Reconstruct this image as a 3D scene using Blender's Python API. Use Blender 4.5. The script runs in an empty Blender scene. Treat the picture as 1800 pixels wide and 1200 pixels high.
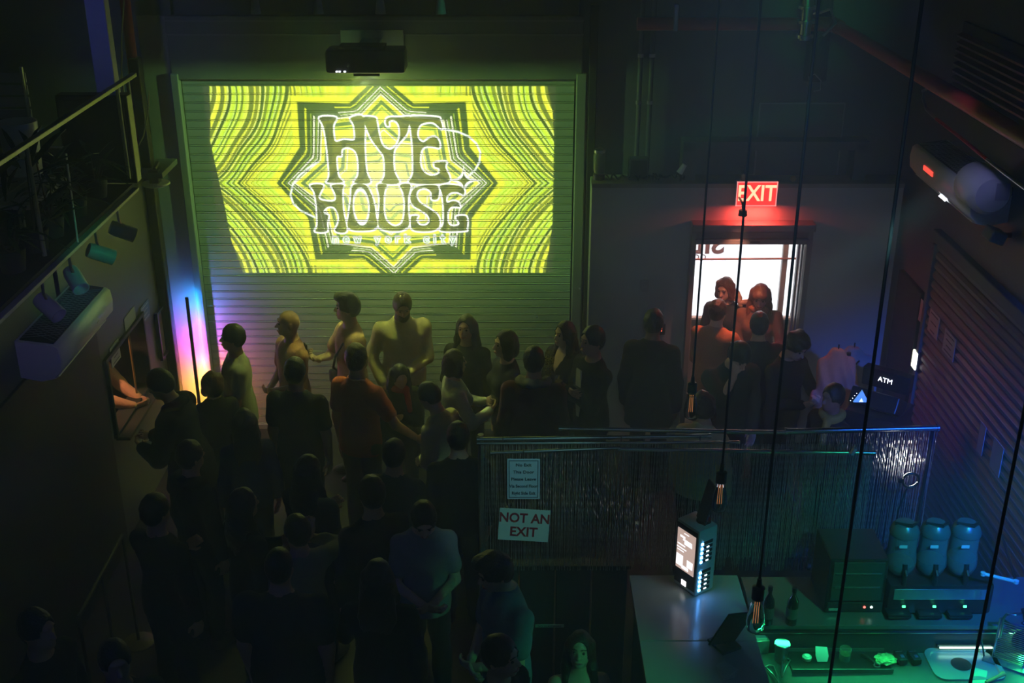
import bpy, bmesh, math, random
import numpy as np
from mathutils import Vector, Matrix, Euler
random.seed(7)
R = math.radians
scene = bpy.context.scene
col = scene.collection

# ------------------------------------------------------------------ camera
CAM_H, PITCH, FPX = 5.6, R(23.6), 2060.0
cam = bpy.data.cameras.new('camera'); cam_o = bpy.data.objects.new('camera', cam); col.objects.link(cam_o)
cam.sensor_width = 36.0; cam.lens = FPX/1800*36.0; cam.clip_start = .02; cam.clip_end = 200
cam_o.location = (0, 0, CAM_H); cam_o.rotation_euler = (R(90)-PITCH, 0, 0)
scene.camera = cam_o
vs = scene.view_settings
vs.view_transform = 'Standard'; vs.look = 'None'; vs.gamma = 1; vs.exposure = 0.0; vs.use_curve_mapping = False
scene.cycles.use_denoising = True
scene.cycles.max_bounces = 6; scene.cycles.diffuse_bounces = 3; scene.cycles.glossy_bounces = 3
scene.cycles.transmission_bounces = 6; scene.cycles.transparent_max_bounces = 16; scene.cycles.volume_bounces = 1
scene.cycles.sample_clamp_indirect = 4.0; scene.cycles.sample_clamp_direct = 0
scene.cycles.caustics_reflective = False; scene.cycles.caustics_refractive = False
scene.cycles.use_light_tree = True

# ------------------------------------------------------------------ world: unlit night, thin club haze in the air
world = bpy.data.worlds.new('world'); scene.world = world; world.use_nodes = True
wn = world.node_tree.nodes; wl = world.node_tree.links
wn['Background'].inputs['Color'].default_value = (.55, .7, .8, 1)
wn['Background'].inputs['Strength'].default_value = .0
HAZE = .03
if HAZE > 0:
    vsn = wn.new('ShaderNodeVolumeScatter'); vsn.inputs['Color'].default_value = (.85, .93, 1, 1)
    vsn.inputs['Density'].default_value = HAZE; vsn.inputs['Anisotropy'].default_value = .25
    wl.new(vsn.outputs['Volume'], wn['World Output'].inputs['Volume'])

def light(name, kind, loc, energy, color, aim=None, **kw):
    l = bpy.data.lights.new(name, kind); l.energy = energy; l.color = color
    for k, v in kw.items(): setattr(l, k, v)
    o = bpy.data.objects.new(name, l); col.objects.link(o); o.location = loc
    if aim is not None:
        o.rotation_euler = (Vector(aim)-Vector(loc)).to_track_quat('-Z', 'Y').to_euler()
    return o
# unseen wash lights without fittings, added to tint and lift the areas they aim at
light('ambient_fill', 'AREA', (0, -.6, 5.9), 8, (.30, .56, .80), aim=(0, 8, 1), shape='RECTANGLE', size=5.0, size_y=.6)
light('blue_wash_bar', 'SPOT', (3.4, 3.0, 4.6), 3400, (.01, .10, 1.0), aim=(3.75, 6.8, 1.3), spot_size=R(40), spot_blend=1., shadow_soft_size=.12)
light('blue_wash_crowd', 'SPOT', (-3.2, 2.6, 4.6), 42, (.05, .09, 1.0), aim=(-2.7, 5.2, 1.2), spot_size=R(70), spot_blend=1., shadow_soft_size=.12)
light('blue_wash_post', 'SPOT', (-3.6, 6.6, 5.4), 55, (.12, .14, 1.0), aim=(-3.3, 9.3, 4.3), spot_size=R(28), spot_blend=1., shadow_soft_size=.08)
light('green_wash_rail', 'SPOT', (1.2, 4.2, 4.7), 190, (.02, 1.0, .40), aim=(-2.88, 7.6, 2.88), spot_size=R(10), spot_blend=.8, shadow_soft_size=.05)
light('green_wash_pipes', 'SPOT', (2.1, 8.2, 4.7), 26, (.02, 1.0, .16), aim=(2.62, 10.2, 4.3), spot_size=R(32), spot_blend=1., shadow_soft_size=.05)
light('green_wash_bar_front', 'SPOT', (2.2, 3.9, 2.5), 75, (.06, 1.0, .34), aim=(.36, 5.7, .98), spot_size=R(28), spot_blend=1., shadow_soft_size=.06)
light('teal_wash_notices', 'SPOT', (1.3, 3.4, 4.6), 190, (.30, .85, .78), aim=(.06, 6.5, 1.72), spot_size=R(15), spot_blend=.8, shadow_soft_size=.05)
light('cool_fill_door', 'SPOT', (.2, 1.0, 5.7), 260, (.32, .57, .82), aim=(2.3, 10.3, 1.5), spot_size=R(25), spot_blend=1., shadow_soft_size=.15)
light('coat_fill', 'SPOT', (2.55, 8.3, 3.2), 14, (1, .72, .66), aim=(2.72, 9.0, 1.3), spot_size=R(22), spot_blend=.9, shadow_soft_size=.03)  # added fill for the hanging coats, no fitting there
light('violet_wash_speaker', 'SPOT', (1.9, 5.8, 4.9), 90, (.34, .36, 1.0), aim=(3.42, 8.35, 3.2), spot_size=R(13), spot_blend=1., shadow_soft_size=.05)
light('blue_beam_left', 'SPOT', (-2.6, 3.2, 3.4), 160, (.02, .08, 1.0), aim=(-3.28, 6.5, 1.75), spot_size=R(9), spot_blend=1., shadow_soft_size=.04)
light('green_wash_track', 'SPOT', (2.2, 6.4, 5.2), 60, (.05, 1.0, .40), aim=(-.62, 9.4, 4.22), spot_size=R(7), spot_blend=1., shadow_soft_size=.05)
light('teal_wash_station', 'SPOT', (2.9, 5.0, 2.6), 22, (.08, .85, .75), aim=(1.2, 6.33, 1.28), spot_size=R(18), spot_blend=.9, shadow_soft_size=.04)
light('violet_wash_left', 'SPOT', (-1.4, 3.6, 4.2), 40, (.30, .22, 1.0), aim=(-2.9, 6.7, 2.9), spot_size=R(20), spot_blend=1., shadow_soft_size=.06)
light('street_flood', 'AREA', (2.4, 11.68, 4.8), 5200, (.90, .95, 1.0), aim=(2.4, 12.4, 1.6), shape='RECTANGLE', size=4.0, size_y=.6)

# ------------------------------------------------------------------ helpers
def P(x, y, X=None, Y=None, Z=None):
    """point where the sight line through photo pixel (x, y) meets a plane X=, Y= or height Z="""
    u = 600-y
    d = Vector((x-900, FPX*math.cos(PITCH)+u*math.sin(PITCH), -FPX*math.sin(PITCH)+u*math.cos(PITCH)))
    t = X/d.x if X is not None else (Y/d.y if Y is not None else (Z-CAM_H)/d.z)
    return Vector((0, 0, CAM_H)) + d*t

MATS = {}
def mat(name, color=(.5,.5,.5), rough=.6, metal=0., var=.12, scale=14., bump=0., spec=.5, emit=None, strength=0., trans=0., ior=1.45, coat=0., alpha=1.):
    if name in MATS: return MATS[name]
    m = bpy.data.materials.new(name); m.use_nodes = True; n = m.node_tree.nodes; l = m.node_tree.links
    b = n['Principled BSDF']; b.inputs['Roughness'].default_value = rough; b.inputs['Metallic'].default_value = metal
    b.inputs['Specular IOR Level'].default_value = spec; b.inputs['Transmission Weight'].default_value = trans; b.inputs['IOR'].default_value = ior
    b.inputs['Coat Weight'].default_value = coat; b.inputs['Alpha'].default_value = alpha
    c = tuple(color)+(1,)
    if var > 0:
        tc = n.new('ShaderNodeTexCoord'); nz = n.new('ShaderNodeTexNoise'); nz.inputs['Scale'].default_value = scale; nz.inputs['Detail'].default_value = 4
        l.new(tc.outputs['Object'], nz.inputs['Vector'])
        mx = n.new('ShaderNodeMix'); mx.data_type = 'RGBA'
        mx.inputs[6].default_value = tuple(v*(1-var) for v in color)+(1,); mx.inputs[7].default_value = tuple(min(1, v*(1+var)) for v in color)+(1,)
        l.new(nz.outputs['Fac'], mx.inputs[0]); l.new(mx.outputs[2], b.inputs['Base Color'])
        if bump > 0:
            bp = n.new('ShaderNodeBump'); bp.inputs['Strength'].default_value = bump; bp.inputs['Distance'].default_value = .01
            l.new(nz.outputs['Fac'], bp.inputs['Height']); l.new(bp.outputs['Normal'], b.inputs['Normal'])
    else:
        b.inputs['Base Color'].default_value = c
    if emit is not None:
        b.inputs['Emission Color'].default_value = tuple(emit)+(1,); b.inputs['Emission Strength'].default_value = strength
    MATS[name] = m
    return m

class MB:
    """collects shapes into one mesh object"""
    def __init__(s): s.v, s.f = [], []
    def add(s, vs_, fs_):
        o = len(s.v); s.v += [tuple(p) for p in vs_]; s.f += [tuple(i+o for i in f) for f in fs_]; return s
    def box(s, c, d, rot=None, ch=0.):
        x, y, z = d[0]/2, d[1]/2, d[2]/2
        if ch <= 0:
            V = [(-x,-y,-z),(x,-y,-z),(x,y,-z),(-x,y,-z),(-x,-y,z),(x,-y,z),(x,y,z),(-x,y,z)]
            F = [(0,3,2,1),(4,5,6,7),(0,1,5,4),(1,2,6,5),(2,3,7,6),(3,0,4,7)]
        else:
            bm = bmesh.new(); bmesh.ops.create_cube(bm, size=1); bmesh.ops.scale(bm, vec=d, verts=bm.verts)
            bmesh.ops.bevel(bm, geom=bm.edges[:], offset=ch, segments=2, profile=.5, affect='EDGES')
            bm.verts.index_update(); V = [v.co[:] for v in bm.verts]; F = [tuple(v.index for v in f.verts) for f in bm.faces]; bm.free()
        M = Matrix.Translation(c) @ (Euler(rot).to_matrix().to_4x4() if rot else Matrix.Identity(4))
        return s.add([M @ Vector(p) for p in V], F)
    def tube(s, path, r, n=8, cap=True):
        path = [Vector(p) for p in path]; rs = r if isinstance(r, (list, tuple)) else [r]*len(path)
        V, F = [], []; up = None
        for i, p in enumerate(path):
            d = (path[min(i+1, len(path)-1)]-path[max(i-1, 0)]).normalized()
            if up is None or abs(up.dot(d)) > .95: up = Vector((0,0,1)) if abs(d.z) < .9 else Vector((1,0,0))
            a = d.cross(up).normalized(); b = d.cross(a).normalized(); up = -b if False else up
            V += [p+(a*math.cos(2*math.pi*k/n)+b*math.sin(2*math.pi*k/n))*rs[i] for k in range(n)]
        for i in range(len(path)-1):
            F += [(i*n+k, i*n+(k+1) % n, (i+1)*n+(k+1) % n, (i+1)*n+k) for k in range(n)]
        if cap: F += [tuple(range(n-1, -1, -1)), tuple((len(path)-1)*n+k for k in range(n))]
        return s.add(V, F)
    def lathe(s, prof, c=(0,0,0), n=20, M=None):
        V, F = [], []
        for r, z in prof: V += [(r*math.cos(2*math.pi*k/n), r*math.sin(2*math.pi*k/n), z) for k in range(n)]
        for i in range(len(prof)-1): F += [(i*n+k, i*n+(k+1) % n, (i+1)*n+(k+1) % n, (i+1)*n+k) for k in range(n)]
        if prof[0][0] > 1e-5: F.append(tuple(range(n-1, -1, -1)))
        if prof[-1][0] > 1e-5: F.append(tuple((len(prof)-1)*n+k for k in range(n)))
        M = M or Matrix.Identity(4)
        return s.add([Vector(c)+(M @ Vector(p)) for p in V], F)
    def prism(s, poly, axis, a, b):
        """polygon in the two other axes pushed along axis from a to b"""
        def pt(p, t): return {0: (t, p[0], p[1]), 1: (p[0], t, p[1]), 2: (p[0], p[1], t)}[axis]
        n = len(poly)
        V = [pt(p, a) for p in poly]+[pt(p, b) for p in poly]
        F = [tuple(range(n-1, -1, -1)), tuple(range(n, 2*n))]+[(k, (k+1) % n, n+(k+1) % n, n+k) for k in range(n)]
        return s.add(V, F)
    def mesh(s, name):
        me = bpy.data.meshes.new(name); me.from_pydata(s.v, [], s.f); me.validate()
        bm = bmesh.new(); bm.from_mesh(me); bmesh.ops.recalc_face_normals(bm, faces=bm.faces); bm.to_mesh(me); bm.free()
        return me
    def build(s, name, m, parent=None, smooth=False, loc=None, rot=None):
        me = s.mesh(name); me.materials.append(m)
        if smooth:
            me.polygons.foreach_set('use_smooth', [True]*len(me.polygons)); me.set_sharp_from_angle(angle=R(40))
        return link(name, me, parent, loc, rot)
def link(name, data, parent=None, loc=None, rot=None):
    o = bpy.data.objects.new(name, data); col.objects.link(o)
    if loc is not None: o.location = loc
    if rot is not None: o.rotation_euler = rot
    if parent is not None: o.parent = parent
    return o
def tag(o, label=None, cat=None, group=None, kind=None):
    if label: o['label'] = label
    if cat: o['category'] = cat
    if group: o['group'] = group
    if kind: o['kind'] = kind
    return o
def thing(name, label, cat, loc=(0,0,0), rz=0., group=None):
    return tag(link(name, None, None, loc, (0,0,rz)), label, cat, group)
def struct(name, mb, m, parent=None):
    o = mb.build(name, m, parent); o['kind'] = 'structure'; return o
def text(name, s, size, m, parent, loc, rot, align='CENTER', extrude=.0006, sx=1.0, bold=0.):
    c = bpy.data.curves.new(name, 'FONT'); c.body = s; c.size = size; c.align_x = align; c.align_y = 'CENTER'; c.extrude = extrude; c.offset = bold; c.resolution_u = 3
    t = bpy.data.objects.new(name, c); col.objects.link(t)
    dg = bpy.context.evaluated_depsgraph_get(); me = bpy.data.meshes.new_from_object(t.evaluated_get(dg)); me.name = name
    bpy.data.objects.remove(t); me.materials.clear(); me.materials.append(m)
    o = link(name, me, parent, loc, rot); o.scale = (sx, 1, 1); return o
def copy_tree(o, parent=None):
    c = o.copy(); col.objects.link(c)
    if parent is not None: c.parent = parent
    for ch in o.children: copy_tree(ch, c)
    return c
def shift(o, d): o.location = Vector(o.location)+Vector(d)

# ------------------------------------------------------------------ room shell
YW, YV, XL, XR = 10.6, 10.3, -3.3, 3.6          # rear wall, vestibule front, left wall, right wall
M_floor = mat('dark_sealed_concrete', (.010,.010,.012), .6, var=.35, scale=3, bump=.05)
M_wall = mat('charcoal_painted_wall', (.105,.112,.115), .55, var=.12, scale=5, bump=.04)
M_wallL = mat('grey_painted_side_wall', (.12,.125,.125), .5, var=.08, scale=5, bump=.03)
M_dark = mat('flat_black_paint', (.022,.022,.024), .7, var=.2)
M_black = mat('black_plastic', (.012,.012,.014), .35, var=0)
M_shut = mat('grey_painted_steel_slats', (.33,.34,.335), .42, var=.10, scale=2.2, spec=.5)
M_jamb = mat('glossy_grey_steel_jamb', (.24,.245,.25), .28, var=.06, scale=4, spec=.6)
M_steel = mat('brushed_steel', (.55,.55,.55), .28, 1., var=.1, scale=40)
M_white = mat('white_plastic', (.72,.73,.72), .35, var=.04)
M_red = mat('red_painted_pipe', (.34,.035,.02), .4, var=.2, scale=12)
M_cable = mat('black_cable', (.010,.010,.013), .5, var=0)

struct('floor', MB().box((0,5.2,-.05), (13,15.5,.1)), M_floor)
struct('ceiling', MB().box((0,5,6.42), (13,13.6,.1)), M_dark)
SX0, SX1, STOP = -3.0, .583, 4.05
wr = struct('wall_rear', MB().box((-4.65,YW+.1,3.2),(3.3,.2,6.4)).box((2.15,YW+.1,4.4),(3.12,.2,4.0)).box(((SX0+SX1)/2,YW+.14,3.2),(SX1-SX0+.3,.12,6.4)), M_wall)
# left wall, with the ticket window cut out (opening Y 8.55..9.45, height .95..1.60)
WY0, WY1, WZ0, WZ1 = 8.62, 9.62, .98, 1.66
struct('wall_left', MB().box((XL-.06,(WY0-1)/2,1.52),(.12,WY0+1,3.04)).box((XL-.06,(WY1+YW)/2,1.52),(.12,YW-WY1,3.04))
       .box((XL-.06,(WY0+WY1)/2,WZ0/2),(.12,WY1-WY0,WZ0)).box((XL-.06,(WY0+WY1)/2,(WZ1+3.04)/2),(.12,WY1-WY0,3.04-WZ1)), M_wallL)
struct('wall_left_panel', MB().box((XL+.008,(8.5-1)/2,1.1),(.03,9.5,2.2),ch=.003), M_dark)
struct('wall_left_upper', MB().box((-6.1,4.8,4.7),(.12,11.8,3.4)), M_dark)
struct('wall_right', MB().box((XR+.06,4.8,3.2),(.12,11.8,6.4)), mat('dark_blue_grey_wall', (.11,.115,.125), .5, var=.1, scale=4))
struct('wall_front', MB().box((0,-1.06,3.2),(13,.12,6.4)), M_dark)
# booth room behind the ticket window
struct('wall_booth', MB().box((-4.75,9.1,1.5),(.08,2.4,3.0)).box((-4.0,7.95,1.5),(1.4,.08,3.0)).box((-4.0,10.25,1.5),(1.4,.08,3.0)), M_dark)

# vestibule with the street door
VX0, VX1, VH = P(1041,323,Y=YV).x, P(1590,323,Y=YV).x, P(1300,323,Y=YV).z
DX0, DX1 = P(1206,600,Y=YV).x, P(1412,500,Y=YV).x       # door opening
DZ = P(1300,388,Y=YV).z
struct('wall_vestibule', MB().box(((VX0+DX0)/2,YV+.07,VH/2),(DX0-VX0,.14,VH)).box(((VX1+DX1)/2,YV+.07,VH/2),(VX1-DX1,.14,VH))
       .box(((DX0+DX1)/2,YV+.07,(DZ+VH)/2),(DX1-DX0,.14,VH-DZ)).box((VX0+.05,YV+.22,VH/2),(.10,.16,VH)), mat('vestibule_grey_paint', (.40,.425,.43), .5, var=.08, scale=4, bump=.03))
struct('trim_ledge', MB().box(((VX0+VX1)/2,YV+.14,VH-.015),(VX1-VX0,.31,.04)), mat('ledge_board', (.24,.24,.22), .6, var=.2, scale=8))
PX1 = P(1400,460,Y=11.45).x+.16
struct('wall_passage', MB().box((DX0-.06,11.0,1.5),(.12,1.2,3)).box((PX1+.06,11.0,1.5),(.12,1.2,3)).box(((DX0+PX1)/2,11.0,2.98),(PX1-DX0+.24,1.2,.08)), M_wall)
# door casing with the lifted small roller box
dc = thing('door_casing', 'grey steel door casing with small roller box under the red exit sign', 'door frame', ((DX0+DX1)/2,YV,0))
w2 = (DX1-DX0)/2
M_frame = mat('grey_steel_door_frame', (.20,.205,.215), .4, var=.05)
MB().box((0,-.06,DZ-.03),(2*w2+.06,.16,.07),ch=.008).build('casing_head', M_frame, dc)
for s in (-1,1): MB().box((s*(w2+.0),-.03,DZ/2),(.05,.10,DZ),ch=.006).build('casing_side', M_frame, dc)
zb = P(1300,424,Y=YV).z
MB().box((0,-.02,(DZ-.07+zb+.05)/2),(2*w2-.02,.12,DZ-.07-zb-.05),ch=.01).build('roller_box', mat('roller_box_grey', (.13,.135,.15), .4, var=.05), dc)
MB().box((0,-.05,zb+.025),(2*w2-.02,.10,.05),ch=.01).build('bottom_bar', M_frame, dc)
MB().box((.02,-.105,zb+.028),(.09,.012,.014)).build('pull_handle', M_black, dc)
for k, xx in enumerate((1398, 1406, 1414)):
    xq = P(xx,480,Y=YV).x-(DX0+DX1)/2
    MB().box((xq,-.02+.03*k,zb/2),(.018,.05,zb),ch=.004).build('guide_rail', M_jamb, dc)
# street window behind the people in the doorway
YS = 11.45
wz0, wz1 = P(1230,556,Y=YS).z, 2.6
gx0, gx1, gx2, gx3 = P(1205,500,Y=YS).x-.03, P(1374,460,Y=YS).x, P(1383,460,Y=YS).x, P(1400,460,Y=YS).x
sw = thing('street_window', 'bright glazed street front with backwards lettering behind the open door', 'window', (0,YS,0))
M_glass = mat('clear_glass', (1,1,1), .02, var=0, trans=1., ior=1.02, spec=.2)
MB().box(((gx0+gx1)/2,.01,(wz0+wz1)/2),(gx1-gx0,.008,wz1-wz0)).build('pane', M_glass, sw)
MB().box(((gx2+gx3)/2,.01,(wz0+wz1)/2),(gx3-gx2,.008,wz1-wz0)).build('pane', M_glass, sw)
MB().box(((gx1+gx2)/2,0,1.3),(gx2-gx1,.06,2.6)).build('mullion', M_frame, sw)
MB().box((gx3+.15,0,1.3),(.30,.06,2.6)).build('frame_side', M_frame, sw)
MB().box((gx0-.15,0,1.3),(.30,.06,2.6)).build('frame_side', M_frame, sw)
MB().box(((gx0+gx3)/2,0,wz0/2),(gx3-gx0,.06,wz0)).build('door_panel', mat('grey_door_panel', (.2,.2,.22), .5), sw)
MB().box(((gx0+gx3)/2,-.03,wz0),(gx3-gx0,.06,.02)).build('sill', M_white, sw)
zbar = P(1300,453,Y=YS).z
MB().tube([(gx0,-.05,zbar),(gx3,-.05,zbar+.01)],.011).build('push_bar', mat('copper_brown_bar', (.35,.14,.10), .4, .3), sw)
M_let = mat('grey_window_lettering', (.16,.15,.20), .6, var=0)
text('lettering', 'SIL', .30, M_let, sw, (P(1273,440,Y=YS).x,-.004,P(1250,430,Y=YS).z), (R(90),0,R(180)), align='LEFT', bold=.008)
text('lettering', 'oo', .13, M_let, sw, (P(1242,450,Y=YS).x,-.004,P(1230,450,Y=YS).z), (R(90),0,R(180)), align='LEFT')
# bright street: pale lit wall of the truck body parked outside
tr = thing('parked_box_truck', 'blown out white side of a box truck parked outside the street window', 'truck', (2.4,12.35,0))
M_truck = mat('white_truck_panel', (.86,.87,.9), .5, var=.02)
MB().box((0,.5,1.75),(6.4,1.0,2.9),ch=.03).build('box_body', M_truck, tr)
for k in range(5): MB().box((-2.6+k*1.3,-.012,1.9),(.025,.02,2.5)).build('panel_seam', M_white, tr)
MB().box((0,.5,.28),(6.2,.7,.10)).build('chassis', M_dark, tr)
for k in (-2.1,2.1):
    MB().lathe([(.0,-.13),(.30,-.13),(.42,-.10),(.42,.10),(.30,.13),(0,.13)],M=Matrix.Rotation(R(90),4,'X')).build('wheel', M_dark, tr, loc=(k,.55,.42))
struct('floor_street', MB().box((2.4,13,-.02),(9,3.2,.06)), mat('pale_pavement', (.4,.4,.4), .7))
struct('wall_street', MB().box((2.4,15,3),(14,.2,6)), M_dark)
struct('wall_street_front', MB().box(((gx0-.3-6.6)/2,11.5,3.2),(gx0-.3+6.6,.1,6.4)).box(((gx3+.3+6.6)/2,11.5,3.2),(6.6-gx3-.3,.1,6.4)).box(((gx0+gx3)/2,11.5,4.5),(gx3-gx0+.6,.1,3.8)), M_dark)

# ------------------------------------------------------------------ big roller shutter on the rear wall
rs = thing('roller_shutter', 'wide grey steel roller shutter the projector throws its picture on', 'roller shutter', (0,YW,0))
pitch = .0797
prof = [(.008,0),(.0,.0015),(-.0055,.004),(-.0075,.0075),(-.0055,.011),(.004,.0135),(.005,.0155),(-.003,.0175),(-.0045,.020),(-.0045,.0755),(-.003,.078),(.008,pitch)]
mb = MB(); n = len(prof)
mb.add([(SX0+.02,p[0],p[1]) for p in prof]+[(SX1-.02,p[0],p[1]) for p in prof], [(k,k+1,n+k+1,n+k) for k in range(n-1)]+[tuple(range(n)),tuple(range(2*n-1,n-1,-1))])
me = mb.mesh('slat'); me.materials.append(M_shut)
zt = 3.555
for k in range(int(zt/pitch)): link('slat', me, rs, (0,.03,zt-(k+1)*pitch))
MB().box(((SX0+SX1)/2,.02,zt-44*pitch-.03),(SX1-SX0,.05,.06)).build('bottom_bar', M_jamb, rs)
MB().box(((SX0+SX1)/2,.0,(zt+STOP)/2+.02),(SX1-SX0+.10,.09,STOP-zt+.06),ch=.012).build('hood', mat('shutter_hood_paint', (.16,.165,.165), .5, var=.1, scale=3), rs)
for zz in (3.94,4.06): MB().box(((SX0+SX1)/2,-.05,zz),(SX1-SX0+.1,.012,.012)).build('hood_seam', M_jamb, rs)
MB().box((SX0-.02,-.02,1.8),(.07,.10,3.6),ch=.008).build('guide_rail', M_jamb, rs)
MB().box((SX1+.04,-.02,1.8),(.09,.10,3.6),ch=.008).build('guide_rail', M_jamb, rs)
struct('trim_jamb_left', MB().box(((XL+SX0-.05)/2,YW+.03,2.05),(SX0-.05-XL,.12,4.1),ch=.006), M_jamb)
struct('trim_jamb_right', MB().box((SX1+.14,YW-.02,2.1),(.07,.10,4.2),ch=.006), M_dark)
o = tag(MB().box((XL+.05,10.22,1.9),(.09,.11,3.8),ch=.012).build('corner_post', mat('dark_green_grey_post', (.03,.034,.03), .5)), 'dark square steel post in the corner beside the shutter', 'post')
for k, (xx, yy) in enumerate(((1019,507),(747,551),(944,557))):
    q = P(xx,yy,Y=YW-.03 if xx < 1000 else YW-.07)
    MB().lathe([(0,-.006),(.010,-.006),(.010,0),(0,.004)],M=Matrix.Rotation(R(90),4,'X'),n=10).build('bolt', M_steel, rs, loc=(q.x,q.y-YW,q.z))

# right-hand wall: lowered shutter, louvres
rr = thing('side_roller_shutter', 'dark corrugated roller shutter on the right wall with papers taped on', 'roller shutter', (XR,0,0))
pr = [(.0,.0),(-.012,.012),(-.026,.03),(-.026,.055),(-.010,.078),(0,.085)]
y0, y1 = 6.1, 9.35
mb = MB(); n = len(pr)
mb.add([(p[0],y0,p[1]) for p in pr]+[(p[0],y1,p[1]) for p in pr], [(k,k+1,n+k+1,n+k) for k in range(n-1)]+[tuple(range(n)),tuple(range(2*n-1,n-1,-1))])
me = mb.mesh('slat'); me.materials.append(mat('dark_grey_slats', (.17,.175,.19), .45, var=.08, scale=3))
for k in range(28): link('slat', me, rr, (0,0,.05+k*.085))
MB().box((-.02,(y0+y1)/2,2.48),(.09,y1-y0+.1,.10),ch=.01).build('hood', M_wall, rr)
for yy in (y0-.03,y1+.03): MB().box((-.02,yy,1.2),(.06,.06,2.4),ch=.006).build('guide_rail', M_wall, rr)
lv = thing('louvre_panel', 'dark ribbed louvre panel high on the right wall', 'louvre', (XR,0,0))
bl = MB().box((0,8.2,0),(.05,2.5,.022)).mesh('blade'); bl.materials.append(mat('louvre_metal', (.24,.19,.20), .35, .6, var=.05))
for k in range(10):
    b_ = link('blade', bl, lv, (-.06,0,3.62+k*.055)); b_.rotation_euler = (0,R(-25),0)
MB().box((-.015,8.2,3.88),(.03,2.6,.66)).build('backing', M_dark, lv)
# side doorway on the right wall near the corner
sd_ = struct('door_1', MB().box((XR-.02,9.82,.95),(.05,.62,1.9),ch=.01), M_dark)

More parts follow.
